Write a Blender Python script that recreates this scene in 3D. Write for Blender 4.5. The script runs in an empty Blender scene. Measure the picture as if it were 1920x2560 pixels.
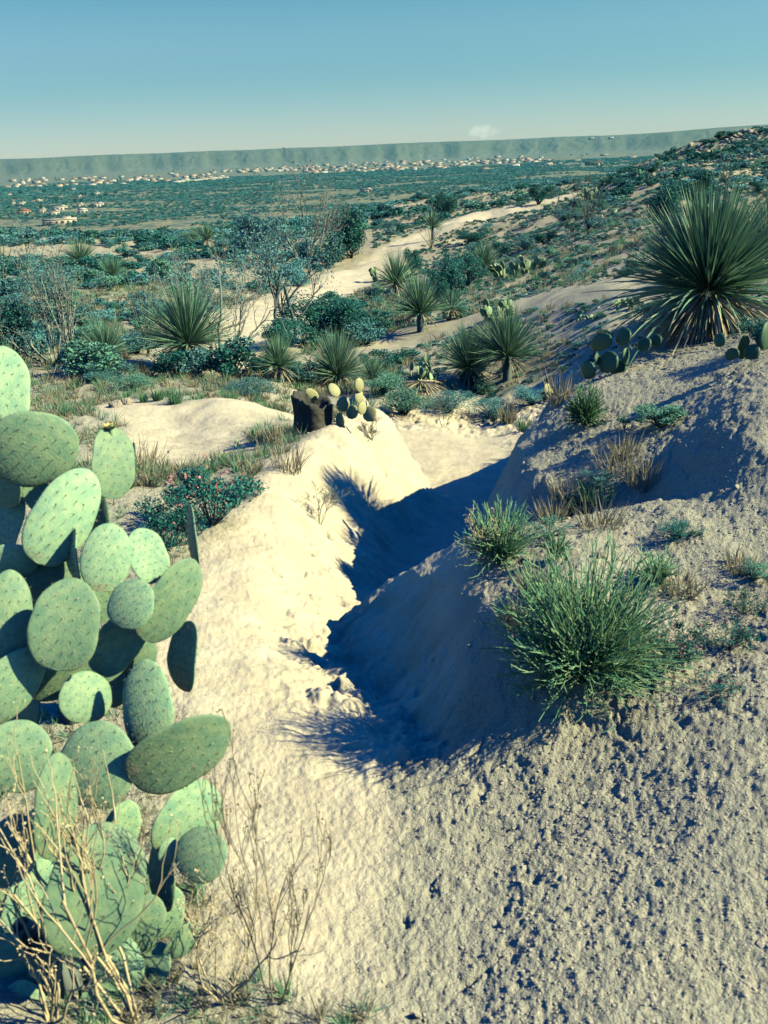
import bpy, math, random
import numpy as np
from mathutils import Vector, Matrix, Euler

# ------------------------------------------------------------------ camera, light, exposure
S = bpy.context.scene
PITCH = math.radians(20.6); ROLL = math.radians(-2.3); FPX = 2347.0
cd = bpy.data.cameras.new('camera'); cam = bpy.data.objects.new('camera', cd)
S.collection.objects.link(cam); S.camera = cam
cam.rotation_euler = (Matrix.Rotation(math.pi/2-PITCH, 3, 'X') @ Matrix.Rotation(ROLL, 3, 'Z')).to_euler()
cd.sensor_fit = 'VERTICAL'; cd.sensor_height = 36.0; cd.lens = 36.0*FPX/2560.0
cd.clip_start = 0.05; cd.clip_end = 60000
S.view_settings.view_transform = 'Standard'; S.view_settings.look = 'None'
S.view_settings.gamma = 1.0; S.view_settings.exposure = 0.55
cd.dof.use_dof = True; cd.dof.focus_distance = 14; cd.dof.aperture_fstop = 9
S.cycles.diffuse_bounces = 0; S.cycles.max_bounces = 8; S.cycles.transparent_max_bounces = 8; S.cycles.volume_bounces = 0

SUN_AZ = math.radians(-10)      # from the right (+x) towards the far side (+y)
SUN_EL = math.radians(37)
SUN = Vector((math.cos(SUN_EL)*math.cos(SUN_AZ), math.cos(SUN_EL)*math.sin(SUN_AZ), math.sin(SUN_EL)))
W = bpy.data.worlds.new("World"); S.world = W; W.use_nodes = True
nt = W.node_tree; nt.nodes.clear()
def N(t, nt, **k):
    n = nt.nodes.new(t)
    for a, b in k.items(): setattr(n, a, b)
    return n
sky = N('ShaderNodeTexSky', nt, sky_type='NISHITA', sun_disc=False, sun_elevation=SUN_EL,
        sun_rotation=math.pi/2-SUN_AZ, altitude=900, air_density=1.0, dust_density=0.6, ozone_density=2.0)
tc = N('ShaderNodeTexCoord', nt); sp = N('ShaderNodeSeparateXYZ', nt)
nt.links.new(tc.outputs['Generated'], sp.inputs[0])
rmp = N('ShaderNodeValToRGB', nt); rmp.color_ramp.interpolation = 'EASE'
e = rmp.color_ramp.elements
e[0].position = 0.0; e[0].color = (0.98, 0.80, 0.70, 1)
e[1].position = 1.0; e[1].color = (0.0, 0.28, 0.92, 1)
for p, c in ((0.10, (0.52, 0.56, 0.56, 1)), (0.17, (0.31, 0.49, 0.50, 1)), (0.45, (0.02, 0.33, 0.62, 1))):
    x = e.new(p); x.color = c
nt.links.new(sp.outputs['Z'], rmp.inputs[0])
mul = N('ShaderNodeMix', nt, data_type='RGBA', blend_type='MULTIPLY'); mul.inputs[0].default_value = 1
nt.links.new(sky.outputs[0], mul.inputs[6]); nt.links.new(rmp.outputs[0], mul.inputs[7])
# a small cloud low over the far hills
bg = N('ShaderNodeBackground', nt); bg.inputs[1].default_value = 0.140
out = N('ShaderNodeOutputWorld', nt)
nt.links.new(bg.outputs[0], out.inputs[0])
vd = Vector(((1200-960)/FPX, 0, 0)); 
cdir = Matrix.Rotation(math.pi/2-PITCH, 3, 'X') @ Matrix.Rotation(ROLL, 3, 'Z') @ Vector(((1205-960)/FPX, -(329-1280)/FPX, -1)); cdir.normalize()
azc = math.atan2(cdir.x, cdir.y); elc = math.asin(cdir.z)
mp = N('ShaderNodeMapping', nt, vector_type='POINT'); mp.inputs['Rotation'].default_value = (0, 0, azc)
nt.links.new(tc.outputs['Generated'], mp.inputs[0])
sp2 = N('ShaderNodeSeparateXYZ', nt); nt.links.new(mp.outputs[0], sp2.inputs[0])
def M(op, a, b=None, t=None, nt=nt):
    n = N('ShaderNodeMath', nt, operation=op)
    for i, v in enumerate((a, b)):
        if v is None: continue
        if hasattr(v, 'links'): nt.links.new(v, n.inputs[i])
        else: n.inputs[i].default_value = v
    return n.outputs[0]
dx = M('MULTIPLY', sp2.outputs['X'], 46.0); dz = M('MULTIPLY', M('SUBTRACT', sp2.outputs['Z'], math.sin(elc)), 120.0)
d2 = M('ADD', M('MULTIPLY', dx, dx), M('MULTIPLY', dz, dz))
nz = N('ShaderNodeTexNoise', nt); nz.inputs['Scale'].default_value = 110; nz.inputs['Detail'].default_value = 5
nt.links.new(mp.outputs[0], nz.inputs['Vector'])
cm = M('SUBTRACT', M('MULTIPLY', nz.outputs['Fac'], 1.25), M('ADD', M('MULTIPLY', d2, 0.6), 0.25))
cmr = N('ShaderNodeMapRange', nt); cmr.inputs['From Min'].default_value = 0.0; cmr.inputs['From Max'].default_value = 0.55
cmr.inputs['To Max'].default_value = 0.85
fy = M('GREATER_THAN', sp2.outputs['Y'], 0.5)
nt.links.new(M('MULTIPLY', cm, fy), cmr.inputs[0])
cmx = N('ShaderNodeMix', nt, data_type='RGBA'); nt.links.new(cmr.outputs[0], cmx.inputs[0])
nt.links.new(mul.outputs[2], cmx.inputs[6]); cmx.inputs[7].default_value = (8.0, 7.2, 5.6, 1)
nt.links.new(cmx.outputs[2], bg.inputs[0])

sl = bpy.data.lights.new('sun', 'SUN'); sl.energy = 5.0; sl.angle = math.radians(0.53); sl.color = (1.0, 0.90, 0.53)
so = bpy.data.objects.new('sun', sl); S.collection.objects.link(so)
so.rotation_euler = SUN.to_track_quat('Z', 'Y').to_euler(); so.location = (40, 20, 40)

# ------------------------------------------------------------------ helpers
rng = np.random.default_rng(7); random.seed(7)
COL = S.collection
_h = np.random.default_rng(3).permutation(4096)
_g = np.random.default_rng(4).random(4096)*2*np.pi
def perlin(x, y, seed=0):
    x = np.asarray(x, float)+seed*17.3; y = np.asarray(y, float)+seed*9.7
    xi = np.floor(x).astype(int); yi = np.floor(y).astype(int); xf = x-xi; yf = y-yi
    def g(i, j, dx, dy):
        a = _g[_h[(_h[i & 4095]+j) & 4095]]
        return np.cos(a)*dx+np.sin(a)*dy
    u = xf*xf*xf*(xf*(xf*6-15)+10); v = yf*yf*yf*(yf*(yf*6-15)+10)
    n00 = g(xi, yi, xf, yf); n10 = g(xi+1, yi, xf-1, yf); n01 = g(xi, yi+1, xf, yf-1); n11 = g(xi+1, yi+1, xf-1, yf-1)
    return 1.5*((n00*(1-u)+n10*u)*(1-v)+(n01*(1-u)+n11*u)*v)
def fbm(x, y, o=4, seed=0, ridged=False):
    s = 0; a = 1.0; f = 1.0
    for k in range(o):
        n = perlin(x*f, y*f, seed+k*3)
        s = s+a*(1-2*np.abs(n) if ridged else n); a *= .5; f *= 2.03
    return s
def ss(a, b, x):
    t = np.clip((x-a)/(b-a), 0, 1); return t*t*(3-2*t)
MC = np.array(Matrix.Rotation(math.pi/2-PITCH, 3, 'X') @ Matrix.Rotation(ROLL, 3, 'Z'))
def ray(u, v): return MC @ np.array([(u-960)/FPX, -(v-1280)/FPX, -1.0])
def pz(u, v, z): d = ray(u, v); return d*(z/d[2])
def py(u, v, Y): d = ray(u, v); return d*(Y/d[1])
def tag(o, label=None, cat=None, group=None, kind=None):
    if label: o['label'] = label
    if cat: o['category'] = cat
    if group: o['group'] = group
    if kind: o['kind'] = kind
    return o
def empty(name, loc, rz=0.0, sc=1.0):
    o = bpy.data.objects.new(name, None); COL.objects.link(o)
    o.location = loc; o.rotation_euler = (0, 0, rz); o.scale = (sc, sc, sc); o.empty_display_size = .1
    return o
def link(name, me, parent=None):
    o = bpy.data.objects.new(name, me); COL.objects.link(o)
    if parent is not None: o.parent = parent
    return o
def mk_mesh(name, V, Fs, mat=None, smooth=False):
    """V (n,3); Fs: list of arrays (m,k)."""
    V = np.asarray(V, np.float32); me = bpy.data.meshes.new(name)
    me.vertices.add(len(V)); me.vertices.foreach_set('co', V.ravel())
    Fs = [np.asarray(f, np.int32) for f in Fs if len(f)]
    loops = np.concatenate([f.ravel() for f in Fs])
    tot = np.concatenate([np.full(len(f), f.shape[1], np.int32) for f in Fs])
    st = np.concatenate([[0], np.cumsum(tot)[:-1]]).astype(np.int32)
    me.loops.add(len(loops)); me.loops.foreach_set('vertex_index', loops)
    me.polygons.add(len(tot)); me.polygons.foreach_set('loop_start', st)
    try: me.polygons.foreach_set('loop_total', tot)
    except Exception: pass
    me.update(calc_edges=True)
    if smooth: me.polygons.foreach_set('use_smooth', np.ones(len(tot), bool))
    if mat: me.materials.append(mat)
    return me
class MB:
    def __init__(s): s.v = []; s.f = {}; s.n = 0
    def add(s, V, *Fs):
        V = np.asarray(V, float).reshape(-1, 3)
        for f in Fs:
            f = np.asarray(f, int); s.f.setdefault(f.shape[1], []).append(f+s.n)
        s.v.append(V); s.n += len(V)
    def mesh(s, name, mat=None, smooth=False):
        return mk_mesh(name, np.concatenate(s.v), [np.concatenate(x) for x in s.f.values()], mat, smooth)
    def box(s, c, d, rz=0.0):
        x, y, z = np.array(d)/2
        V = np.array([[i*x, j*y, k*z] for k in (-1, 1) for j in (-1, 1) for i in (-1, 1)], float)
        cc, sn = math.cos(rz), math.sin(rz)
        V = V @ np.array([[cc, sn, 0], [-sn, cc, 0], [0, 0, 1]]) + np.array(c)
        s.add(V, [[0, 2, 3, 1], [4, 5, 7, 6], [0, 1, 5, 4], [2, 6, 7, 3], [0, 4, 6, 2], [1, 3, 7, 5]])
    def tube(s, P, R, n=4, cap=True):
        P = np.asarray(P, float); m = len(P); R = np.broadcast_to(R, (m,)).astype(float)
        T = np.gradient(P, axis=0); T /= np.linalg.norm(T, axis=1)[:, None]+1e-9
        up = np.array([0.13, 0.21, 1.0]) if abs(T[0][2]) < .9 else np.array([1.0, .1, 0])
        A = np.cross(T, up); A /= np.linalg.norm(A, axis=1)[:, None]+1e-9; B = np.cross(A, T)
        th = np.arange(n)*2*np.pi/n
        V = P[:, None, :]+R[:, None, None]*(np.cos(th)[None, :, None]*A[:, None, :]+np.sin(th)[None, :, None]*B[:, None, :])
        i = np.arange(m-1)[:, None]*n; j = np.arange(n)[None, :]; k = (j+1) % n
        Q = np.stack([i+j, i+k, i+n+k, i+n+j], -1).reshape(-1, 4)
        s.add(V.reshape(-1, 3), Q)
        if cap and n == 4 and R[-1] > .004: s.f.setdefault(4, []).append(np.array([[0, 1, 2, 3]])+s.n-n)
    def ribbons(s, B, D, L, Wd, droop, n=4, twist=None, fold=.35):
        """many leaf blades at once. B base (k,3), D dir (k,3), L len, Wd width, droop (k)."""
        k = len(B); t = np.linspace(0, 1, n+1)
        D = D/np.linalg.norm(D, axis=1)[:, None]
        side = np.cross(D, np.array([0, 0, 1.0])); side += 1e-4; side /= np.linalg.norm(side, axis=1)[:, None]
        if twist is not None:
            nn = np.cross(side, D); side = side*np.cos(twist)[:, None]+nn*np.sin(twist)[:, None]
        nrm = np.cross(side, D)
        L = np.broadcast_to(L, (k,)); Wd = np.broadcast_to(Wd, (k,)); droop = np.broadcast_to(droop, (k,))
        P = B[:, None]+D[:, None]*(L[:, None]*t)[..., None]
        P[:, :, 2] -= (droop*L)[:, None]*t**2.2
        w = Wd[:, None]*np.array([1-.15*x if x < .5 else (1-.15*.5)*(1-((x-.5)/.5)**1.5*.93) for x in t])[None]
        C = P-nrm[:, None]*(w*fold)[..., None]
        V = np.stack([P-side[:, None]*(w/2)[..., None], C, P+side[:, None]*(w/2)[..., None]], 2)
        base = (np.arange(k)*(n+1)*3)[:, None, None]; i = (np.arange(n)*3)[None, :, None]; j = np.arange(2)[None, None, :]
        a = base+i+j
        s.add(V.reshape(-1, 3), np.stack([a, a+1, a+4, a+3], -1).reshape(-1, 4))

# ------------------------------------------------------------------ materials
def mat(name, col, col2=None, rough=.8, island=True, trans=0.0, noise=None, nstr=.5, bump=None, spec=.3, objrand=0.0, coord='Object'):
    m = bpy.data.materials.new(name); m.use_nodes = True; t = m.node_tree; b = t.nodes['Principled BSDF']
    b.inputs['Roughness'].default_value = rough; b.inputs['Specular IOR Level'].default_value = spec
    cur = None
    def mixc(fac, a, bcol):
        n = t.nodes.new('ShaderNodeMix'); n.data_type = 'RGBA'
        t.links.new(fac, n.inputs[0])
        for s_, v in ((6, a), (7, bcol)):
            if hasattr(v, 'links'): t.links.new(v, n.inputs[s_])
            else: n.inputs[s_].default_value = (*v, 1)
        return n.outputs[2]
    cur = col
    if col2 is not None:
        if island:
            g = t.nodes.new('ShaderNodeNewGeometry'); cur = mixc(g.outputs['Random Per Island'], col, col2)
        else:
            tcn = t.nodes.new('ShaderNodeTexCoord'); nn = t.nodes.new('ShaderNodeTexNoise')
            nn.inputs['Scale'].default_value = noise or 5; nn.inputs['Detail'].default_value = 6
            t.links.new(tcn.outputs[coord], nn.inputs['Vector'])
            mr = t.nodes.new('ShaderNodeMapRange'); mr.inputs[1].default_value = .5-nstr/2; mr.inputs[2].default_value = .5+nstr/2
            t.links.new(nn.outputs[0], mr.inputs[0]); cur = mixc(mr.outputs[0], col, col2)
    if objrand:
        oi = t.nodes.new('ShaderNodeObjectInfo'); hs = t.nodes.new('ShaderNodeHueSaturation')
        mr = t.nodes.new('ShaderNodeMapRange'); mr.inputs[3].default_value = 1-objrand; mr.inputs[4].default_value = 1+objrand
        t.links.new(oi.outputs['Random'], mr.inputs[0]); t.links.new(mr.outputs[0], hs.inputs['Value'])
        if hasattr(cur, 'links'): t.links.new(cur, hs.inputs['Color'])
        else: hs.inputs['Color'].default_value = (*cur, 1)
        cur = hs.outputs[0]
    if hasattr(cur, 'links'): t.links.new(cur, b.inputs['Base Color'])
    else: b.inputs['Base Color'].default_value = (*cur, 1)
    if bump:
        tcn = t.nodes.new('ShaderNodeTexCoord'); nn = t.nodes.new('ShaderNodeTexNoise'); nn.inputs['Scale'].default_value = bump[0]
        nn.inputs['Detail'].default_value = 8; t.links.new(tcn.outputs[coord], nn.inputs['Vector'])
        bp = t.nodes.new('ShaderNodeBump'); bp.inputs['Strength'].default_value = bump[1]; bp.inputs['Distance'].default_value = bump[2]
        t.links.new(nn.outputs[0], bp.inputs['Height']); t.links.new(bp.outputs[0], b.inputs['Normal'])
    if trans:
        tr = t.nodes.new('ShaderNodeBsdfTranslucent'); ms = t.nodes.new('ShaderNodeMixShader'); ms.inputs[0].default_value = trans
        if hasattr(cur, 'links'): t.links.new(cur, tr.inputs[0])
        else: tr.inputs[0].default_value = (*cur, 1)
        o = t.nodes['Material Output']; t.links.new(b.outputs[0], ms.inputs[1]); t.links.new(tr.outputs[0], ms.inputs[2]); t.links.new(ms.outputs[0], o.inputs[0])
    return m

# ------------------------------------------------------------------ terrain: control points -> height function
CTRL = [  # (u, v, z) pixels of the photo turned into points on the ground
 (200,2560,-1.56),(900,2560,-1.6),(1500,2560,-1.55),(1920,2560,-1.53),(900,2250,-1.63),(1400,2250,-1.56),(1900,2200,-1.48),
 (1300,2000,-1.59),(1600,1950,-1.505),(1450,1800,-1.505),(1600,2250,-1.53),(1040,1425,-1.64),(1850,1900,-1.42),(600,2200,-1.62),(200,2200,-1.6),(1250,1880,-1.57),(1400,1640,-1.40),(1620,1700,-1.41),(1900,1650,-1.35),
 (1320,1450,-1.36),(1460,1380,-1.3),(1200,1400,-1.42),(1750,1500,-1.36),(1900,1480,-1.34),
 (1800,1000,-1.05),(1500,1000,-1.2),(1450,1030,-1.25),(1620,1200,-1.3),(1850,1200,-1.15),(1420,1220,-1.42),(1550,920,-1.18),(1780,880,-1.05),(1920,840,-.95),(1920,1050,-1.02),
 (1300,850,-2.65),(1500,790,-2.2),(1650,700,-1.9),(1100,870,-2.9),(1500,650,-2.3),(1600,520,-2.0),(1800,450,-1.5),(1900,400,-.9),
 (300,1350,-1.72),(60,1300,-1.7),(100,1700,-1.62),(400,1900,-1.65),(300,1150,-2.0),(450,1110,-2.35),(250,1000,-2.45),(600,1040,-2.35),(60,1050,-2.3),
 (480,920,-2.8),(150,900,-2.75),(700,960,-2.8),(790,1060,-2.05),(900,990,-2.35),(1000,960,-3.0),(1200,1000,-3.15),
 (200,700,-3.6),(600,800,-3.2),(850,720,-4.0),(1000,620,-4.3),(1200,560,-4.0),(1400,510,-3.2),(1250,700,-3.1),(1400,600,-2.9),
 (300,650,-4.6),(60,640,-5.),(300,600,-6.5),(700,570,-6.2),(1000,520,-7),(1300,480,-6.5),(1550,470,-5),(60,590,-9),
]
PTS = [pz(u, v, z) for u, v, z in CTRL]
PTS += [np.array(p, float) for p in [ # world points hidden or outside the picture
 (0,0,-1.6),(-2,0,-1.55),(2,0,-1.4),(0,-3,-1.6),(-5,-5,-1.5),(5,-5,-1),(-3,2,-1.6),(3,2,-1.15),(4,4,-.95),(-4,4,-2.0),(8,8,-1.0),(-8,8,-3.0),
 (60,110,1.6),(75,110,3),(100,100,8),(42,110,.7),(37,112,-.7),(31,115,-3.2),(50,106,1.5),(38,60,-1.2),(60,70,.6),(20,20,-1.2),(40,30,.5),(-20,20,-4.2),(-40,40,-6.5),(0,-30,-1.6),(60,-30,2),(-60,-30,-6),
 (-100,100,-14),(0,200,-11),(-60,200,-16),(60,200,-10),(100,200,-5),(-200,200,-22),(200,200,8),(200,100,14),(-200,0,-20),(200,-50,12),(0,-200,0),
 (-.1,8.4,-2.15),(2.2,9,-2.2),(3.5,12,-2.3),(1.7,7,-1.5),(2.6,6.6,-1.15),(-0.4,9.4,-2.6),(0.05,9.3,-2.7),(-.6,11.5,-3.0),(1,12,-3.1),(2.2,11.5,-2.9)]]
PTS = np.array(PTS)
def warp(X, Y):
    r = np.sqrt(X*X+Y*Y)+1.2
    th = np.arctan2(X, Y)
    return np.stack([1.6*np.sin(th)*np.log1p(r), 1.6*np.cos(th)*np.log1p(r)], -1)
def tps(d2): return .5*d2*np.log(d2+1e-12)
def fit(P, lam=2e-3):
    A = warp(P[:, 0], P[:, 1]); n = len(P)
    K = tps(((A[:, None]-A[None])**2).sum(-1))+lam*np.eye(n)
    Q = np.concatenate([np.ones((n, 1)), A], 1)
    Mx = np.block([[K, Q], [Q.T, np.zeros((3, 3))]])
    w = np.linalg.solve(Mx, np.concatenate([P[:, 2], np.zeros(3)]))
    def f(X, Y):
        X = np.asarray(X, float); sh = X.shape; B = warp(X.ravel(), np.asarray(Y, float).ravel()); o = np.empty(len(B))
        for i in range(0, len(B), 60000):
            b = B[i:i+60000]; d2 = ((b[:, None]-A[None])**2).sum(-1)
            o[i:i+60000] = tps(d2)@w[:n]+w[n]+b@w[n+1:]
        return o.reshape(sh)
    return f
UP = fit(PTS)
def w2(l): return np.array([pz(*p)[:2] for p in l])
RIML = np.concatenate([w2([(700,2120,-1.66),(600,1900,-1.66),(500,1650,-1.68),(470,1480,-1.7),(560,1330,-1.75),(700,1175,-1.95),(850,1075,-2.05),(965,1022,-2.05)]),
                       np.array([[0.02, 9.0], [-.35, 10.2], [-1.2, 11.2]])])
RIMR = np.concatenate([w2([(960,2040,-1.64),(1130,1900,-1.6),(1260,1750,-1.47),(1270,1570,-1.42),(1150,1450,-1.5),(1030,1428,-1.66),(1130,1385,-1.58),(1290,1350,-1.47),(1450,1335,-1.5),(1400,1270,-1.45),(1310,1190,-1.58),(1340,1090,-1.48),(1410,1005,-1.27)]),
                       np.array([[1.35, 6.6], [1.9, 8.4], [2.6, 10.4], [3.4, 11.6]])])
POLY = np.concatenate([RIML, [[1.0, 13.5]], RIMR[::-1]])
FL = np.array([pz(*p) for p in [(830,2080,-1.68),(760,1950,-1.78),(790,1800,-1.95),(770,1680,-2.08),(800,1550,-2.2),(900,1430,-2.42),(1060,1350,-2.62),(1150,1230,-2.85),(1170,1120,-3.0),(1200,1075,-3.1)]]
              +[np.array(p, float) for p in [(-.5,2.2,-1.8),(.3,2.2,-1.7),(-.7,4,-2.1),(.6,3.4,-2.2),(.6,4.6,-2.4),(-.6,6,-2.7),(1.2,7,-2.75),(1,13,-3.1),(2.4,10.5,-2.95),(-1.,10.5,-3.05)]])
FLO = fit(FL, .02)
def seg_d(X, Y, L):
    d = np.full(X.shape, 1e9)
    for a, b in zip(L[:-1], L[1:]):
        ab = b-a; t = np.clip(((X-a[0])*ab[0]+(Y-a[1])*ab[1])/(ab@ab), 0, 1)
        d = np.minimum(d, np.hypot(X-a[0]-t*ab[0], Y-a[1]-t*ab[1]))
    return d
def inside(X, Y, P):
    r = np.zeros(X.shape, bool); j = len(P)-1
    for i in range(len(P)):
        xi, yi = P[i]; xj, yj = P[j]
        if abs(yj-yi) > 1e-12: r ^= ((yi > Y) != (yj > Y)) & (X < (xj-xi)*(Y-yi)/(yj-yi)+xi)
        j = i
    return r
def far_z(X, Y):
    r = np.hypot(X, Y); th = np.degrees(np.arctan2(X, Y))
    valley = -34+3*fbm(X/260, Y/260, 4, 2)+ss(1900, 4300, r)*20
    valley = valley+0*ss(14, 26, th)*ss(300, 900, r)*(-6)+8*ss(4, 14, th)*ss(1400, 2600, r)
    front = 4500+260*perlin(th/3.1, 0*th+.3, 5)+120*perlin(th/.9, 0*th, 6)-900*ss(8, 20, th)
    top = (80+5*perlin(th/5, 0*th+2, 7)+20*ss(15, 20, th))*front/4600
    gul = fbm(th/1.5+.4*perlin(th/.5, r/300, 3), r/2500, 4, 11, True)
    m = ss(0, 1300, r-front-50*gul)
    mesa = (top-valley)*m+.7*gul*m*(1-m)*3+ss(0, 3000, r-front-900)*8
    return valley+mesa
def height(X, Y, fine=True):
    X = np.asarray(X, float); Y = np.asarray(Y, float); r = np.hypot(X, Y)
    z = np.zeros(X.shape); k = r < 420
    z[k] = UP(X[k], Y[k])
    fz = far_z(X, Y); m = ss(150, 400, r); z = np.where(k, z*(1-m)+fz*m, fz)
    # roughness that grows with distance
    z = z+ss(10, 60, r)*(1-ss(500, 1500, r))*(.55*fbm(X/22, Y/22, 4, 1)+.25*fbm(X/7, Y/7, 3, 9))
    z = z+ss(3, 10, r)*(1-ss(200, 400, r))*.10*fbm(X/2.6, Y/2.6, 4, 14)
    q = (r < 16) & (Y > 1)
    if q.any():
        x, y = X[q], Y[q]; n1 = fbm(x*2.2, y*2.2, 4, 20); n2 = fbm(x*9, y*9, 3, 23)
        ins = inside(x, y, POLY)
        dl = seg_d(x, y, RIML); dl = dl+(.06*n1+.012*n2)*ss(0, .2, dl); dr = seg_d(x, y, RIMR)+.07*n1+.02*n2
        wl = 1.05-.15*ss(2.4, 5, y)-.5*ss(7.2, 8.2, y); wr = .22+.38*ss(2.2, 3, y)+.7*ss(8.5, 10.5, y)
        up = z[q]; fl = FLO(x, y)
        fl = np.minimum(fl, up-.01)
        a = np.maximum(1-ss(0, 1, dl/wl), 1-(.6*ss(-.03, 1, dr/wr)+.4*np.clip(dr/wr, 0, 1)))
        a = np.where(ins, a, 1.0); a = a+(1-a)*ss(10.2, 12.6, y)
        wallm = 4*a*(1-a)*ins; zz = fl+(up-fl)*a+wallm*(.035*np.minimum(fbm(x*4, y*9, 3, 71, True), .35)+.026*n2*(1+n1)+.008*fbm(x*26, y*26, 2, 73))
        # side gully between mound and second bank
        gx, gy = pz(1330, 1352, -1.6)[:2]; g2 = pz(1700, 1330, -1.5)[:2]; g3 = pz(1920, 1430, -1.4)[:2]
        dg = seg_d(x, y, np.array([[gx-.15, gy], [gx, gy], g2, g3]))+.05*n1
        zz = zz-(.30*(1-ss(0, .22, dg)))*(1-.85*ss(gx, g2[0]+.1, x))*np.where(ins, ss(-.2, 1, a), 1)
        z[q] = zz
    if fine:
        q = (r < 30) & (Y > 0)
        x, y = X[q], Y[q]; sand = sandm(x, y); gr = 1-sand
        pit = ss(.1, .9, fbm(x*13+fbm(x*5,y*5,2,62), y*13, 4, 31)+.5*fbm(x*2,y*2,2,33)); cr = fbm(x*22, y*22, 3, 37); c2 = fbm(x*60, y*60, 2, 41)
        fd = 1-ss(6, 20, np.hypot(x, y))
        z[q] += fd*(gr*(-.012*pit*(.05+.95*ss(-.4,.5,fbm(x*1.3,y*1.3,2,61)))+.0055*cr+.0035*c2)+sand*(.005*fbm(x*6, y*6, 4, 44)+.011*ss(-.2,.6,fbm(x*1.1,y*1.1,2,66))*np.minimum(fbm(x*3.1+y, y*1.6, 3, 48, True), .2)+.002*c2+.003*cr)+.012*fbm(x*3, y*3, 2, 47))
    return z
SANDPOLY = np.concatenate([w2([(900,2560,-1.6),(560,2450,-1.6),(480,2120,-1.66),(430,1900,-1.66),(360,1650,-1.68),(400,1480,-1.7),(520,1340,-1.75),(690,1175,-1.95),(840,1075,-2.05),(955,1010,-2.05)]),
  np.array([[-.1, 9.2], [-.5, 10.6], [0.2, 12.6], [2.6, 12.2], [2.3, 10.4], [1.7, 8.4], [1.2, 6.6]]), w2([(1330,1050,-1.3),(1290,1150,-1.42),(1300,1262,-1.5),(1150,1410,-1.45),(1210,1500,-1.5),(1180,1650,-1.5),(1020,1900,-1.62),(960,2200,-1.62)])])
TRAILS = [(w2([(430,1200,-2.25),(445,1120,-2.32),(470,1085,-2.4),(560,1050,-2.5),(640,1040,-2.55)]), .55), (w2([(470,1090,-2.4),(380,1050,-2.4),(300,1015,-2.45)]), .33),
          (w2([(560,900,-2.9),(640,810,-3.3),(720,765,-3.6),(850,700,-4.1),(930,655,-4.3),(1000,620,-4.3),(1200,560,-4.0),(1330,535,-3.5),(1440,505,-3.2)]), 1.15),
          (w2([(860,890,-2.9),(1050,815,-2.9),(1300,775,-2.6),(1700,735,-2.0)]), .7)]
def sandm(x, y):
    n = .09*fbm(x*3, y*3, 4, 51)
    s = inside(x, y, SANDPOLY); d = seg_d(x, y, np.concatenate([SANDPOLY, SANDPOLY[:1]]))
    m = ss(-.10, .12, np.where(s, d, -d)+n*.8)
    for L, w in TRAILS:
        k = .18 if w == .7 else 1
        m = np.maximum(m, k*(1-ss(w*.7, w*1.25, seg_d(x, y, L)+n*w*1.5)))
    return m
def ground_at(u, v):
    """where the ray through pixel (u, v) meets the ground"""
    d = ray(u, v); hx = math.hypot(d[0], d[1]); t = np.geomspace(1.2, 9000, 2600)/hx
    X, Y, Z = d[0]*t, d[1]*t, d[2]*t; h = height(X, Y, False); k = np.argmax(Z < h)
    if not (Z < h).any(): return None
    a = (Z-h)[k-1]; b = (Z-h)[k]; f = a/(a-b+1e-12) if k else 0
    tt = t[max(k-1, 0)]*(1-f)+t[k]*f
    return np.array([d[0]*tt, d[1]*tt, d[2]*tt])

# ------------------------------------------------------------------ ground sheet
rr = np.concatenate([[.25, .5, .75, .95], np.geomspace(1.08, 60, 1150), np.geomspace(60, 900, 420)[1:], np.geomspace(900, 9500, 400)[1:]])
ta = np.radians(np.concatenate([np.linspace(-180, -34, 60), np.linspace(-34, -27, 30)[1:], np.linspace(-27, 27, 760)[1:], np.linspace(27, 34, 30)[1:], np.linspace(34, 180, 60)[1:-1]]))
RR, TA = np.meshgrid(rr, ta, indexing='ij')
GX, GY = RR*np.sin(TA), RR*np.cos(TA)
GZ = height(GX, GY)
nr, na = RR.shape
V = np.stack([GX, GY, GZ], -1).reshape(-1, 3)
V = np.concatenate([V, [[0, 0, -1.6]]])
i = np.arange(nr-1)[:, None]*na; j = np.arange(na)[None]; jn = (j+1) % na
Q = np.stack([i+j, i+jn, i+na+jn, i+na+j], -1).reshape(-1, 4)
T = np.stack([np.full(na, nr*na), np.arange(na), (np.arange(na)+1) % na], -1)[:, [0, 2, 1]]
gme = mk_mesh('ground', V, [Q, T], None, True)
att = gme.attributes.new('sand', 'FLOAT', 'POINT')
sv = np.zeros(len(V)); kk = RR.ravel() < 70; sv[:-1][kk] = sandm(V[:-1, 0][kk], V[:-1, 1][kk]); att.data.foreach_set('value', sv)
gm = bpy.data.materials.new('desert_ground'); gm.use_nodes = True; t = gm.node_tree; L = t.links.new
b = t.nodes['Principled BSDF']; b.inputs['Roughness'].default_value = .95; b.inputs['Specular IOR Level'].default_value = .1
def tn(scale, detail=6, rough=.55, kind='ShaderNodeTexNoise'):
    n = t.nodes.new(kind); n.inputs['Scale'].default_value = scale
    if kind == 'ShaderNodeTexNoise': n.inputs['Detail'].default_value = detail; n.inputs['Roughness'].default_value = rough
    L(geo.outputs['Position'], n.inputs['Vector']); return n
def mr(src, a, bb, c=0.0, d=1.0):
    n = t.nodes.new('ShaderNodeMapRange'); L(src, n.inputs[0])
    for q_, v_ in zip((1, 2, 3, 4), (a, bb, c, d)): n.inputs[q_].default_value = v_
    return n.outputs[0]
def mx(f, a, bb, bt='MIX'):
    n = t.nodes.new('ShaderNodeMix'); n.data_type = 'RGBA'; n.blend_type = bt
    for s_, v_ in ((0, f), (6, a), (7, bb)):
        if hasattr(v_, 'links'): L(v_, n.inputs[s_])
        else: n.inputs[s_].default_value = v_ if s_ == 0 else (*v_, 1)
    return n.outputs[2]
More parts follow.
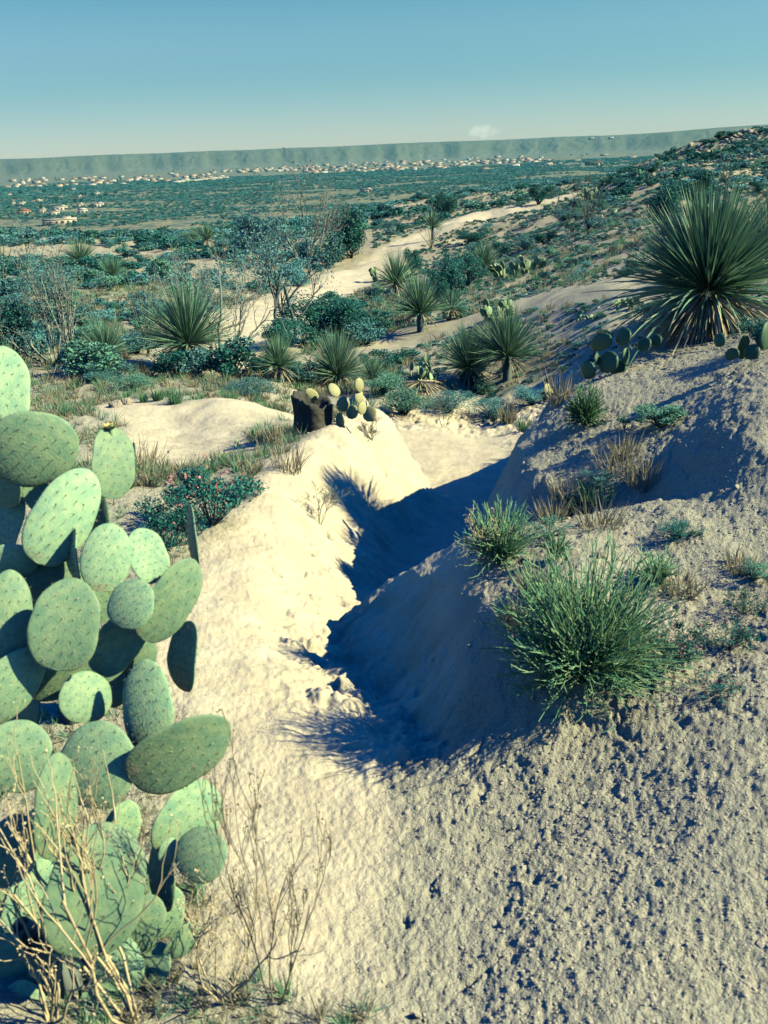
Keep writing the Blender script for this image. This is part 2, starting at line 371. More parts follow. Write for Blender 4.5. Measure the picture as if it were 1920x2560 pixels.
geo = t.nodes.new('ShaderNodeNewGeometry'); at = t.nodes.new('ShaderNodeAttribute'); at.attribute_name = 'sand'
ln = t.nodes.new('ShaderNodeVectorMath'); ln.operation = 'LENGTH'; L(geo.outputs['Position'], ln.inputs[0]); dist = ln.outputs['Value']
grav = mx(mr(tn(95, 3).outputs[0], .38, .62), (.38, .39, .31), (.60, .60, .47))
grav = mx(mr(tn(2.3, 5).outputs[0], .35, .7), grav, (.54, .54, .43))
grav = mx(mr(tn(420, 2).outputs[0], .6, .7, 0, .5), grav, (.6, .56, .46))
sandc = mx(mr(tn(4, 8, .7).outputs[0], .35, .68), (.66, .60, .44), (.82, .76, .57))
sandc = mx(mr(tn(60, 4).outputs[0], .58, .72, 0, .45), sandc, (.42, .33, .22))
near = mx(at.outputs['Fac'], grav, sandc)
# mid and far: bare tan soil between low scrub
soil = mx(mr(tn(.35, 8, .7).outputs[0], .35, .65), (.38, .36, .26), (.60, .56, .41))
scrub = mx(mr(tn(.12, 7, .75).outputs[0], .40, .56), soil, (.10, .20, .18))
near = mx(mr(dist, 9, 30, 0, 1), near, mx(at.outputs['Fac'], soil, sandc))
far1 = mx(mr(tn(.05, 9, .78).outputs[0], .40, .66), (.36, .34, .22), (.07, .16, .16))
vor = tn(.09, kind='ShaderNodeTexVoronoi'); far1 = mx(mr(vor.outputs['Distance'], .28, .5, .55, 0), far1, (.05, .14, .15))
midc = mx(mr(dist, 120, 420), near, far1)
sz = t.nodes.new('ShaderNodeSeparateXYZ'); L(geo.outputs['Position'], sz.inputs[0])
mesac = mx(mr(tn(.012, 10, .75).outputs[0], .3, .7), (.25, .26, .17), (.14, .18, .13))
mesac = mx(mr(tn(.05, 8, .8).outputs[0], .5, .62, 0, .5), mesac, (.09, .13, .10))
midc = mx(mr(sz.outputs['Z'], -8, 14), midc, mx(mr(dist, 500, 3500), midc, mesac))
L(midc, b.inputs['Base Color'])
bp1 = t.nodes.new('ShaderNodeBump'); bp1.inputs['Distance'].default_value = .012; L(mr(dist, 2, 14, .6, .3), bp1.inputs['Strength'])
hb = t.nodes.new('ShaderNodeMath'); hb.operation = 'ADD'; L(mr(tn(70, 6, .65).outputs[0], .3, .7), hb.inputs[0]); L(mr(tn(180, 3).outputs[0], .35, .65, 0, .6), hb.inputs[1])
hm = t.nodes.new('ShaderNodeMath'); hm.operation = 'MULTIPLY'; L(hb.outputs[0], hm.inputs[0]); L(mr(at.outputs['Fac'], 0, 1, 1, .3), hm.inputs[1])
L(hm.outputs[0], bp1.inputs['Height'])
bp2 = t.nodes.new('ShaderNodeBump'); bp2.inputs['Distance'].default_value = .9; L(mr(dist, 20, 120, 0, .3), bp2.inputs['Strength'])
L(tn(.5, 7, .7).outputs[0], bp2.inputs['Height']); L(bp1.outputs[0], bp2.inputs['Normal']); L(bp2.outputs[0], b.inputs['Normal'])
gme.materials.append(gm)
ground = link('ground', gme); tag(ground, kind='structure')

# ------------------------------------------------------------------ plant materials
G_SOT = mat('sotol_leaf', (.04, .20, .15), (.34, .60, .36), .38, trans=.15, spec=.5)
G_SOTP = mat('pale_sotol_leaf', (.12, .34, .24), (.36, .58, .38), .5, trans=.15)
DEAD = mat('dead_leaf', (.46, .41, .28), (.78, .70, .50), .8, trans=.1)
BARK = mat('bark', (.13, .20, .22), (.26, .31, .28), .9)
BARKP = mat('pale_bark', (.26, .33, .31), (.48, .52, .43), .9)
STALK = mat('ocotillo_stem', (.13, .20, .17), (.26, .33, .25), .8)
LEAFD = mat('dark_leaf', (.012, .15, .16), (.07, .31, .25), .6, trans=.15, objrand=.25)
LEAFB = mat('blue_grey_leaf', (.08, .33, .38), (.22, .52, .50), .7, trans=.2, objrand=.3)
LEAFG = mat('green_leaf', (.08, .34, .30), (.28, .60, .40), .6, trans=.2, objrand=.2)
TWIGG = mat('green_twig', (.16, .58, .36), (.62, .90, .50), .6, trans=.3)
GRASS = mat('green_grass', (.09, .34, .18), (.32, .56, .28), .6, trans=.25)
DRYG = mat('dry_grass', (.34, .33, .22), (.58, .54, .38), .8, trans=.2)
PINK = mat('pink_petal', (.60, .22, .24), (.75, .38, .38), .6, trans=.2)
YEL = mat('yellow_petal', (.85, .72, .28), None, .6, trans=.2)
PADF = mat('cactus_skin', (.22, .43, .29), (.38, .57, .33), .5, island=False, noise=9, nstr=.35, objrand=.3, spec=.25, bump=(30, .3, .005))
def corky(m):
    t_ = m.node_tree; b_ = t_.nodes['Principled BSDF']; src = b_.inputs['Base Color'].links[0].from_socket
    tc_ = t_.nodes.new('ShaderNodeTexCoord'); oi = t_.nodes.new('ShaderNodeObjectInfo'); add = t_.nodes.new('ShaderNodeVectorMath'); add.operation = 'MULTIPLY_ADD'
    cmb = t_.nodes.new('ShaderNodeCombineXYZ'); t_.links.new(oi.outputs['Random'], cmb.inputs[0]); t_.links.new(cmb.outputs[0], add.inputs[0]); add.inputs[1].default_value = (40, 40, 40); t_.links.new(tc_.outputs['Object'], add.inputs[2])
    n1 = t_.nodes.new('ShaderNodeTexNoise'); n1.inputs['Scale'].default_value = 3.2; n1.inputs['Detail'].default_value = 9; n1.inputs['Roughness'].default_value = .7; t_.links.new(add.outputs[0], n1.inputs['Vector'])
    sx = t_.nodes.new('ShaderNodeSeparateXYZ'); t_.links.new(tc_.outputs['Object'], sx.inputs[0])
    base = t_.nodes.new('ShaderNodeMapRange'); t_.links.new(sx.outputs[2], base.inputs[0]); base.inputs[1].default_value = .0; base.inputs[2].default_value = .22; base.inputs[3].default_value = .16; base.inputs[4].default_value = 0
    sm = t_.nodes.new('ShaderNodeMath'); sm.operation = 'ADD'; t_.links.new(n1.outputs[0], sm.inputs[0]); t_.links.new(base.outputs[0], sm.inputs[1])
    rm = t_.nodes.new('ShaderNodeMapRange'); t_.links.new(sm.outputs[0], rm.inputs[0]); rm.inputs[1].default_value = .63; rm.inputs[2].default_value = .70; rm.inputs[4].default_value = .5
    mxn = t_.nodes.new('ShaderNodeMix'); mxn.data_type = 'RGBA'; t_.links.new(rm.outputs[0], mxn.inputs[0]); t_.links.new(src, mxn.inputs[6]); mxn.inputs[7].default_value = (.52, .46, .28, 1); t_.links.new(mxn.outputs[2], b_.inputs['Base Color'])
corky(PADF)
PADD = mat('painted_shade_cactus_skin', (.03, .10, .08), (.10, .22, .12), .5, objrand=.2)  # shadow over the ledge pears is put into this dark skin colour
PADS = mat('small_cactus_skin', (.18, .40, .24), (.46, .60, .30), .5, objrand=.2)
SPINE = mat('areole', (.10, .11, .07), (.62, .58, .45), .7)
ROCK = mat('rock', (.34, .30, .23), (.62, .56, .44), .9, island=False, noise=3, bump=(6, .6, .06), objrand=.15)
STONE = mat('pebble', (.30, .29, .22), (.58, .55, .43), .85)
CHAR = mat('weathered_wood', (.035, .05, .06), (.12, .12, .10), .95, island=False, noise=8, bump=(18, .8, .03))
CUTW = mat('cut_wood', (.62, .55, .40), (.45, .38, .27), .85, island=False, noise=12)
DRYT = mat('dry_twig', (.74, .62, .36), (.90, .78, .50), .8)

def unit(v): v = np.asarray(v, float); return v/(np.linalg.norm(v)+1e-12)
def pxm(P, px): # pixels of the photo at point P -> metres
    q = MC.T@P; return px*(-q[2])/FPX

# ------------------------------------------------------------------ plant builders (meshes)
def sotol_leaves(n, L, w, seed, lo=.05, hi=1.45, base_r=.06, base_z=.1, pal=0, droop=.12):
    g = np.random.default_rng(seed); mb = MB()
    az = g.random(n)*2*np.pi; el = lo+(hi-lo)*g.random(n)**.85
    D = np.stack([np.cos(el)*np.cos(az), np.cos(el)*np.sin(az), np.sin(el)], -1)
    B = D*base_r*[1, 1, .6]+np.array([0, 0, base_z]); LL = L*(.72+.38*g.random(n))*(.82+.18*np.sin(el))
    mb.ribbons(B, D, LL, w*(.8+.4*g.random(n)), droop*(g.random(n)**2)*np.cos(el)*2.2, 4, g.normal(0, .9, n), .2)
    return mb
def skirt_leaves(n, L, w, seed, base_r=.07, base_z=.12):
    g = np.random.default_rng(seed); mb = MB(); az = g.random(n)*2*np.pi; el = g.uniform(-.75, .12, n)
    D = np.stack([np.cos(el)*np.cos(az), np.cos(el)*np.sin(az), np.sin(el)], -1)
    mb.ribbons(D*base_r+[0, 0, base_z], D, L*g.uniform(.35, 1, n), w*g.uniform(.7, 1.2, n), g.uniform(.05, .5, n), 4, g.normal(0, 1, n), .2)
    return mb
def stub(r, h, seed=0, n=9):
    mb = MB(); g = np.random.default_rng(seed); P = np.array([[0, 0, -.1], [0, 0, h*.4], [0, 0, h]]); mb.tube(P, [r*1.1, r, r*.7], n); return mb
def branches(seed, n0=5, L=1.0, r=.03, depth=4, spread=.6, up=.25, kink=.22, nchild=(2, 4), base_el=(.4, 1.3), shrink=.68, segs=4):
    """skeleton: list of (points, radii); tips"""
    g = np.random.default_rng(seed); out = []; tips = []
    def grow(p, d, L, r, k):
        P = [p]; 
        for _ in range(segs):
            d = unit(d+g.normal(0, kink, 3)+np.array([0, 0, up*.25])); p = p+d*L/segs; P.append(p)
        out.append((np.array(P), np.linspace(r, r*.6, segs+1)))
        if k <= 0: tips.append((p, d)); return
        for c in range(g.integers(nchild[0], nchild[1]+1)):
            f = g.uniform(.35, 1.0); i = min(int(f*segs), segs-1); q = P[i]+(P[i+1]-P[i])*(f*segs-i)
            nd = unit(d+g.normal(0, spread, 3)+np.array([0, 0, up])); grow(q, nd, L*shrink*g.uniform(.7, 1.15), r*.55, k-1)
    for i in range(n0):
        a = 2*np.pi*(i+g.random()*.8)/n0; e = g.uniform(*base_el)
        grow(np.array([0, 0, -.03])+.03*np.array([math.cos(a), math.sin(a), 0]), np.array([math.cos(e)*math.cos(a), math.cos(e)*math.sin(a), math.sin(e)]), L*g.uniform(.7, 1.1), r*g.uniform(.6, 1.1), depth)
    return out, tips
def branch_mesh(out, n=3):
    mb = MB()
    for P, R in out: mb.tube(P, R, n, False)
    return mb
def leaf_quads(C, size, seed, aspect=2.2):
    g = np.random.default_rng(seed); n = len(C); A = g.normal(size=(n, 3)); A /= np.linalg.norm(A, axis=1)[:, None]
    B = np.cross(A, g.normal(size=(n, 3))); B /= np.linalg.norm(B, axis=1)[:, None]
    s = size*g.uniform(.6, 1.3, n)[:, None]; a = A*s*aspect/2; b = B*s/2
    V = np.stack([C-a, C+b*.9, C+a, C-b*.9], 1)
    mb = MB(); mb.add(V.reshape(-1, 3), np.arange(4*n).reshape(n, 4)); return mb
def tip_leaves(tips, per, spread, size, seed):
    g = np.random.default_rng(seed); T = np.array([t[0] for t in tips]); D = np.array([t[1] for t in tips])
    C = np.repeat(T, per, 0)-np.repeat(D, per, 0)*g.uniform(0, spread*2.5, len(T)*per)[:, None]+g.normal(0, spread, (len(T)*per, 3))
    C = C[C[:, 2] > .01]
    return leaf_quads(C, size, seed+1)
def clump_leaves(n, size, seed, nc=9, rx=.5, h=.8, cr=.22):
    """leaf clumps through an uneven crown about 1 m wide"""
    g = np.random.default_rng(seed); a = g.random(nc)*6.28; rad = rx*np.sqrt(g.random(nc))*.85; zc = h*(.25+.6*g.random(nc)*(1-.5*rad/rx))
    cc = np.stack([rad*np.cos(a), rad*np.sin(a), zc], -1); rs = cr*g.uniform(.6, 1.3, nc)
    k = g.integers(0, nc, n); d = g.normal(size=(n, 3)); d /= np.linalg.norm(d, axis=1)[:, None]
    C = cc[k]+d*(rs[k]*g.random(n)**.4)[:, None]*[1, 1, .85]; C = C[C[:, 2] > .02]
    return leaf_quads(C, size, seed+1, 1.7), cc
def unit_pad(nr=22, nc=30, seed=0, bend=.06, thick=.042):
    """prickly pear pad standing on its narrow end, 1 long, 1 wide, z up"""
    g = np.random.default_rng(seed); t = .5-.5*np.cos(np.pi*np.linspace(0.03, 1, nr+1)); t = (t-t[0])/(1-t[0])
    hw = np.sqrt(np.clip(1-(2*t**.82-1)**2, 0, 1))*.5*(.80+.2*t)+.035*(1-t); hw[-1] = .03; tt_ = np.sin(t*np.pi/2)**.9*0
    th = thick*np.clip(np.sqrt(np.clip(1-(2*t**.9-1)**2, 0, 1)), .35, 1); th[-1] = .012
    ph = np.arange(nc)*2*np.pi/nc
    wob = 1+.07*perlin(np.cos(ph)[None]*1.3+seed, t[:, None]*3.1+seed)
    X = hw[:, None]*np.cos(ph)[None]*wob; Y = th[:, None]*np.sign(np.sin(ph))*np.abs(np.sin(ph))**.8; Z = np.repeat(t[:, None], nc, 1)
    b = bend*(4*(Z-.5)**2-.5)+bend*.8*(X*2)**2*(1 if seed % 2 else -1); Y = Y+b
    V = np.stack([X, Y, Z], -1).reshape(-1, 3); i = np.arange(nr)[:, None]*nc; j = np.arange(nc)[None]; k = (j+1) % nc
    Q = np.stack([i+j, i+k, i+nc+k, i+nc+j], -1).reshape(-1, 4)
    V = np.concatenate([V, [[0, V[-nc:, 1].mean(), 1.004]]]); T = np.stack([nr*nc+np.arange(nc), nr*nc+(np.arange(nc)+1) % nc, np.full(nc, nr*nc+nc)], -1)
    return V, Q, T
def pad_surf(x, z, side, seed, bend=.06, thick=.042):
    b = bend*(4*(z-.5)**2-.5)+bend*.8*(x*2)**2*(1 if seed % 2 else -1); hw = math.sqrt(max(1e-4, 1-(2*z**.82-1)**2))*.5*(.8+.2*z)
    th = thick*max(.3, math.sqrt(max(0, 1-(2*z**.9-1)**2)))*max(0, 1-(x/hw)**2)**.4
    return np.array([x, b+side*th, z]), hw
def pad_meshes(seed):
    V, Q, T = unit_pad(seed=seed); mb = MB(); mb.add(V, Q, T); pm = mb.mesh('pad', PADF, True)
    g = np.random.default_rng(seed+50); ar = MB()
    def areole(p, nrm):
        nrm = unit(nrm); a = unit(np.cross(nrm, [0.2, .1, 1])); b = np.cross(nrm, a); r = g.uniform(.008, .012)
        V = [p+nrm*r*.9]+[p+r*(math.cos(q)*a+math.sin(q)*b) for q in np.arange(5)*1.2566]
        ar.add(V, [[0, 1+i, 1+(i+1) % 5] for i in range(5)])
        for _ in range(g.integers(2, 5)):
            d = unit(nrm+g.normal(0, .55, 3)+[0, 0, -.35]); L = g.uniform(.035, .085); s = unit(np.cross(d, [.3, .2, 1]))*.0028; s2 = np.cross(d, s)
            ar.add([p-s, p+s, p+s2*1.5, p+d*L], [[0, 1, 3], [1, 2, 3], [2, 0, 3]])
    for row, z in enumerate(np.arange(.1, .95, .115)):
        for x in np.arange(-.5, .5, .15)+(row % 2)*.075:
            x = x+g.normal(0, .01); _, hw = pad_surf(0, z, 1, seed)
            if abs(x) < hw*.9:
                for sd in (-1, 1): areole(pad_surf(x, z, sd, seed)[0], np.array([.3*x, sd, .1*(z-.5)]))
    for z in np.arange(.3, 1, .1):
        for sx in (-1, 1):
            p, hw = pad_surf(0, min(z, .985), 0, seed); p = np.array([sx*hw*1.0, pad_surf(sx*hw*.99, min(z, .985), 0, seed)[0][1], z]); areole(p, np.array([sx, 0, (z-.5)*1.5]))
    return pm, ar.mesh('areoles', SPINE)
PADM = [pad_meshes(s) for s in range(4)]
_V, _Q, _T = unit_pad(6, 10, 1, .03, .075)
def lowpad(m):
    mb = MB(); mb.add(_V, _Q, _T); return mb.mesh('pad', m, True)
LOWPAD = {}
def small_pads(root, seed, m, n=26, w=1.0, h=.75, psz=.2):
    """prickly pear clump about w wide and h high, one pad on the tip of another; every pad an object"""
    g = np.random.default_rng(seed); LOWPAD.setdefault(m.name, lowpad(m))
    def put(p, up, nrm, L, W):
        x = unit(np.cross(up, nrm)); y = np.cross(up, x)*-1; o = link('pad', LOWPAD[m.name], root)
        o.matrix_basis = Matrix(((x[0]*W, y[0]*L, up[0]*L, p[0]), (x[1]*W, y[1]*L, up[1]*L, p[1]), (x[2]*W, y[2]*L, up[2]*L, p[2]), (0, 0, 0, 1)))
    front = []
    for i in range(max(4, n//4)):
        p = np.array([g.uniform(-.42, .42)*w, g.uniform(-.3, .3)*w, -.02]); up = unit(np.array([p[0]*.8, p[1]*.8, 1])+g.normal(0, .2, 3)); front.append((p, up))
    k = 0
    while front and k < n:
        p, up = front.pop(0); L = psz*g.uniform(.8, 1.2); W = L*g.uniform(.7, .95); nrm = unit(g.normal(size=3)*[1, 1, .3]); nrm = unit(nrm-up*(nrm@up))
        put(p, up, nrm, L, W); k += 1; x = unit(np.cross(up, nrm))
        for c in range(g.integers(1, 4)):
            if p[2]+L > h*.9: break
            a = g.uniform(-.9, .9); q = p+up*L*.93*math.cos(a*.6)+x*W*.48*math.sin(a); front.append((q, unit(up+x*a*.8+g.normal(0, .25, 3))))
def stone_mesh(name, seed, material, sub=2, flat=.7):
    import bmesh
    bm = bmesh.new(); bmesh.ops.create_icosphere(bm, subdivisions=sub, radius=.5); g = np.random.default_rng(seed); o = g.random(3)*50
    cuts = [(unit(g.normal(size=3)), g.uniform(.3, .42)) for _ in range(7)]
    for v in bm.verts:
        c = np.array(v.co)
        for nn, dd in cuts:
            e = c@nn-dd
            if e > 0: c = c-nn*e*.9
        c = c*(1+.12*perlin(c[0]*3+o[0], c[1]*3+c[2]*2+o[1])); c[2] *= flat; v.co = c
    me = bpy.data.meshes.new(name); bm.to_mesh(me); bm.free(); me.materials.append(material); return me
def grass_mesh(seed, n, L, w, spread, m1, lean=.5, curl=.35, segs=3):
    g = np.random.default_rng(seed); mb = MB(); a = g.random(n)*6.28; r = spread*np.sqrt(g.random(n))
    B = np.stack([r*np.cos(a), r*np.sin(a), 0*r-.01], -1); D = np.stack([np.cos(a)*lean*g.random(n), np.sin(a)*lean*g.random(n), np.ones(n)], -1)+g.normal(0, .18, (n, 3))
    mb.ribbons(B, D, L*g.uniform(.4, 1.1, n), w*g.uniform(.7, 1.3, n), curl*g.random(n)**2, segs, g.normal(0, 1.5, n), .1); return mb.mesh('grass', m1)

# ------------------------------------------------------------------ things placed by hand
def at(u, v):
    P = ground_at(u, v)
    return P
def stand(name, u, v, label, cat, group=None, rz=None, sink=.0):
    P = at(u, v); o = empty(name, (P[0], P[1], P[2]-sink), random.uniform(0, 6.28) if rz is None else rz); tag(o, label, cat, group); return o, P
# --- sotols: dense rosettes of long narrow leaves
SOTB = {}
def sotol(u, v, hpx, wpx, label, n=170, skirt=60, pale=False, name='sotol_plant', lw=.012, lo=.0, group=None, up=.0, stem=0.0, hi=1.45):
    o, P = stand(name, u, v, label, 'plant', group)
    H = pxm(P, hpx)/.93; Wd = pxm(P, wpx)/2; L = max(Wd*.82, H*.68)*(1.1 if n > 500 else 1)
    bz = max(.08*L, H-L*1.02) if H > L else .1*L
    lv = sotol_leaves(int(n*(1.7 if n > 500 else 3.2)), L, lw*L/.6*(1.15 if n > 500 else .55), hash_(u, v), lo, hi, L*.09, bz, droop=.14).mesh('leaves', G_SOTP if pale else G_SOT); link('leaves', lv, o)
    if skirt: link('dead_leaves', skirt_leaves(skirt, L*.62, lw*L/.6*1.3, hash_(u, v)+1, L*.1, bz).mesh('dead_leaves', DEAD), o)
    link('trunk', stub(L*.09, bz+L*.02, 3).mesh('trunk', BARK, True), o)
    return o
def hash_(u, v): return int(u*7919+v*104729) % 100000
big = sotol(1762, 838, 305, 480, 'largest sotol, wide fan of stiff green blades over dead leaves, at the right edge', 620, 0, lw=.0115, lo=.28)
for c_ in big.children:
    if c_.name.startswith('leaves'): c_.location.z = .07
Pb = np.array(big.location)
for nm, nn, LL, mm, sd in (('dead_leaves', 420, .52, DEAD, 5), ('drooping_leaves', 130, .80, G_SOT, 6)):
    g_ = np.random.default_rng(sd); mb = MB(); az = g_.random(nn)*2*np.pi; el = g_.uniform(-1.0, .1, nn) if sd == 5 else g_.uniform(-.15, .4, nn)
    D = np.stack([np.cos(el)*np.cos(az), np.cos(el)*np.sin(az), np.sin(el)], -1)
    mb.ribbons(D*.08+[0, 0, .24], D, LL*g_.uniform(.45, 1, nn), .014*g_.uniform(.7, 1.2, nn), g_.uniform(.1, .6, nn), 5, g_.normal(0, 1, nn), .2); link(nm, mb.mesh(nm, mm), big)
for a in [
 (478, 930, 215, 230, 'green sotol plant with a pale tan skirt, below the bare arching shrub', 210, 90, False, .014),
 (268, 925, 125, 200, 'low pale green spiky sotol left of the sotol with the tan skirt', 200, 24, True, .014),
 (700, 955, 120, 180, 'rounded green sotol left of the grassy clump, behind the dark stump', 200, 30, False, .014),
 (845, 965, 135, 280, 'widest pale grassy sotol clump, directly above the stump', 300, 20, True, .012),
 (935, 975, 90, 130, 'small sotol at the right end of the grassy clump above the stump', 120, 12, False, .014),
 (1172, 968, 150, 210, 'dark sotol on the left of the pair beyond the gully', 240, 26, False, .013),
 (1268, 948, 175, 190, 'dark spiky sotol on the right of the pair beyond the gully', 240, 30, False, .013),
 (990, 745, 110, 130, 'sotol at the lower end of the pale trail with a prickly pear at its left', 150, 20, False, .016),
 (1052, 828, 140, 160, 'blue green sotol in front of the tall dark evergreen bush', 180, 16, False, .015),
 (1128, 800, 80, 100, 'small sotol with a bright tan skirt under the dark evergreen bush', 60, 70, True, .018),
 (1212, 690, 85, 90, 'round sotol on the hillside right of the dark evergreen bushes', 120, 20, False, .018),
 (205, 680, 85, 80, 'upper of the two sotols on the far bare slope at the left', 120, 16, False, .018),
 (285, 715, 70, 110, 'lower wide sotol of the two on the far bare slope at the left', 120, 20, False, .018),
 (485, 612, 40, 55, 'tiny sotol beside the prickly pear on the far slope', 70, 14, True, .024),
 (520, 617, 55, 45, 'tiny dark upright sotol on the far slope, upper left of the bare shrub', 70, 14, False, .024),
 (622, 628, 30, 36, 'tiny tan skirted sotol beside the bare shrub on the far slope', 30, 40, True, .03),
 (1920, 690, 200, 220, 'sotol cut by the right edge behind the largest sotol', 200, 20, False, .012),
]:
    sotol(*a[:5], n=a[5], skirt=a[6], pale=a[7], lw=a[8])
# a yucca on a stem behind the pale trail
o, P = stand('yucca_plant', 1082, 600, 'yucca with a round head of leaves standing behind an ocotillo by the pale trail', 'plant')
H = pxm(P, 70); link('leaves', sotol_leaves(120, H*.6, .05, 77, -.3, 1.5, .08, H*.45).mesh('leaves', G_SOTP), o); link('trunk', stub(.09, H*.5, 4).mesh('trunk', BARK, True), o)
# dead clump
o, P = stand('dead_sotol', 1052, 990, 'flattened tan clump of dead sotol leaves in front of the pair of sotols', 'plant')
link('dead_leaves', skirt_leaves(150, .42, .016, 8, .03, .2).mesh('dead_leaves', DEAD), o)
# --- ocotillos: bundles of bare wands from one foot
def ocotillo(u, v, hpx, wpx, n, label, r=.011, m=STALK):
    o, P = stand('ocotillo', u, v, label, 'plant'); H = pxm(P, hpx); Wd = pxm(P, wpx)/2; g = np.random.default_rng(hash_(u, v))
    r = max(r, H*.0065)
    for i in range(n):
        mb = MB(); a = 6.28*(i+.7*g.random())/n; w_ = Wd*g.uniform(.3, 1.1); h_ = H*g.uniform(.6, 1.05); t_ = np.linspace(0, 1, 7)
        X = (t_**1.3)*w_; P_ = np.stack([X*math.cos(a), X*math.sin(a), t_*h_-.03], -1)+np.cumsum(g.normal(0, .006*H, (7, 3)), 0)*(t_[:, None] > 0)
        mb.tube(P_, np.linspace(r, r*.45, 7), 4, False)
        k = 26; f = g.random(k)*5.99; q = P_[f.astype(int)]*(1-f % 1)[:, None]+P_[f.astype(int)+1]*(f % 1)[:, None]; lf = leaf_quads(q+g.normal(0, r*1.4, (k, 3)), r*1.9, i)
        for V_, F_ in zip(lf.v, lf.f[4]): mb.add(V_, F_)
        link('stem', mb.mesh('stem', m), o)
    return o
ocotillo(1078, 622, 75, 80, 12, 'ocotillo with spreading bare wands on the edge of the pale trail')
ocotillo(1470, 580, 175, 130, 16, 'tall ocotillo on the hillside left of the largest sotol')
ocotillo(1812, 462, 80, 80, 12, 'small ocotillo near the top of the rocky hillside')
ocotillo(182, 915, 250, 90, 13, 'pale ocotillo with upright wands in front of the blue grey shrub at the left', .011, BARKP)
ocotillo(372, 885, 210, 120, 13, 'ocotillo with a thin fan of wands left of the sotol with the tan skirt')
ocotillo(5, 745, 190, 90, 9, 'tall dark ocotillo wands cut by the left edge', .02)
ocotillo(560, 690, 120, 90, 9, 'faint ocotillo on the scrubby slope left of the bare tree')
ocotillo(1420, 560, 70, 60, 7, 'small thin ocotillo upslope from the end of the pale trail')
# --- bare and half bare shrubs
def shrub(name, u, v, wpx, hpx, label, cat='shrub', seed=0, bark=BARKP, leaf=LEAFB, per=5, lsz=.05, depth=4, n0=6, r=.03, base_el=(.35, 1.35), spread=.55, kink=.2, leafspread=.06, group=None, nch=(2, 4), up=.25):
    o, P = stand(name, u, v, label, cat, group)
    out, tips = branches(seed or hash_(u, v), n0, 1.0, r, depth, spread, up, kink, nch, base_el)
    A = np.concatenate([q for q, _ in out]); ex = np.percentile(np.abs(A[:, :2]), 97)*2; ez = np.percentile(A[:, 2], 98.5)
    W_, H_ = pxm(P, wpx), pxm(P, hpx)/.95; k = np.array([W_/ex/1.15, W_/ex/1.15, H_/ez])
    out = [(q*k, R*k[2]) for q, R in out]; tips = [(p*k, d) for p, d in tips]
    link('branches', branch_mesh(out, 4 if depth < 4 else 3).mesh('branches', bark), o)
    if per: link('foliage', tip_leaves(tips, per, leafspread*H_, lsz*H_, 5).mesh('foliage', leaf), o)
    return o
shrub('bare_shrub', 765, 668, 290, 235, 'large grey shrub of bare upright branches left of the pale trail', n0=9, per=1, lsz=.012, leafspread=.03, depth=4, r=.022, base_el=(.3, 1.45))
shrub('leafy_shrub', 650, 655, 170, 110, 'blue green shrub at the left foot of the large bare shrub', per=12, lsz=.03)
shrub('leafy_shrub', 880, 645, 90, 110, 'dark green shrub at the right foot of the large bare shrub', leaf=LEAFD, per=14, lsz=.03)
shrub('leafy_shrub', 820, 672, 120, 70, 'pale blue green low shrub under the large bare shrub beside the trail', per=14, lsz=.04)
shrub('bare_shrub', 140, 912, 300, 290, 'large tangled blue grey shrub at the left behind the pale ocotillo', n0=9, per=7, lsz=.009, r=.022, depth=4, leafspread=.03)
shrub('bare_shrub', 30, 900, 170, 150, 'dark leafy shrub at the left edge below the tangled shrub', leaf=LEAFD, per=9, lsz=.03)
shrub('dead_shrub', 560, 905, 330, 245, 'dead grey shrub with long arching bare branches above the tan skirted sotol', n0=7, per=1, lsz=.012, r=.028, depth=4, base_el=(.25, 1.2), kink=.3, nch=(2, 3))
shrub('small_tree', 722, 865, 250, 270, 'thin leafed small tree with a bent trunk in front of the pale trail', 'tree', n0=3, per=9, lsz=.010, r=.04, depth=5, base_el=(.9, 1.4), nch=(2, 3), bark=BARK)
shrub('bare_shrub', 480, 800, 190, 170, 'thin pale shrub of straight twigs in front of the far bare slope', n0=10, per=2, lsz=.015, r=.014, depth=3)
shrub('bare_shrub', 600, 760, 220, 160, 'pale twiggy shrub between the far slope and the small tree', n0=9, per=3, lsz=.02, r=.014, depth=3, bark=BARKP)
# --- dense dark bushes
def bush(u, v, wpx, hpx, label, name='evergreen_bush', leaf=LEAFD, n=6500, size=.022, nc=12, group=None, cat='bush', seed=None, cr=.2):
    o, P = stand(name, u, v, label, cat, group); W_, H_ = pxm(P, wpx), pxm(P, hpx)/.95
    lv, cc = clump_leaves(n, size, seed or hash_(u, v), nc, .42, .95, cr)
    o.scale = (W_, W_, H_); link('foliage', lv.mesh('foliage', leaf), o)
    mb = MB()
    for c in cc: mb.tube(np.array([[0, 0, -.05], c*[.4, .4, .5], c]), [.025, .016, .006], 4, False)
    link('branches', mb.mesh('branches', BARK), o); return o
bush(800, 862, 250, 150, 'broad dark evergreen bush at the lower end of the pale trail', n=11000, nc=24, size=.016, cr=.15)
bush(700, 872, 150, 90, 'low dark bush at the foot of the thin leafed small tree', n=7000, nc=14)
bush(1112, 792, 125, 190, 'tallest dark evergreen bush standing between the sotols beyond the gully', n=9000, nc=22, size=.018, cr=.13)
bush(1030, 690, 60, 95, 'narrow dark evergreen bush upper left of the tallest dark bush')
bush(1168, 715, 95, 100, 'dark evergreen bush left of the round hillside sotol')
bush(905, 850, 60, 90, 'dark bush in the shaded hollow left of the blue green sotol')
bush(1112, 548, 70, 78, 'dark round bush on the skyline of the pale trail behind the yucca')
bush(1345, 512, 85, 60, 'dark round bush above the crest of the pale trail')
bush(1660, 590, 120, 150, 'dark bush left behind the largest sotol')
bush(1745, 530, 130, 110, 'dark bush upright behind the top of the largest sotol')
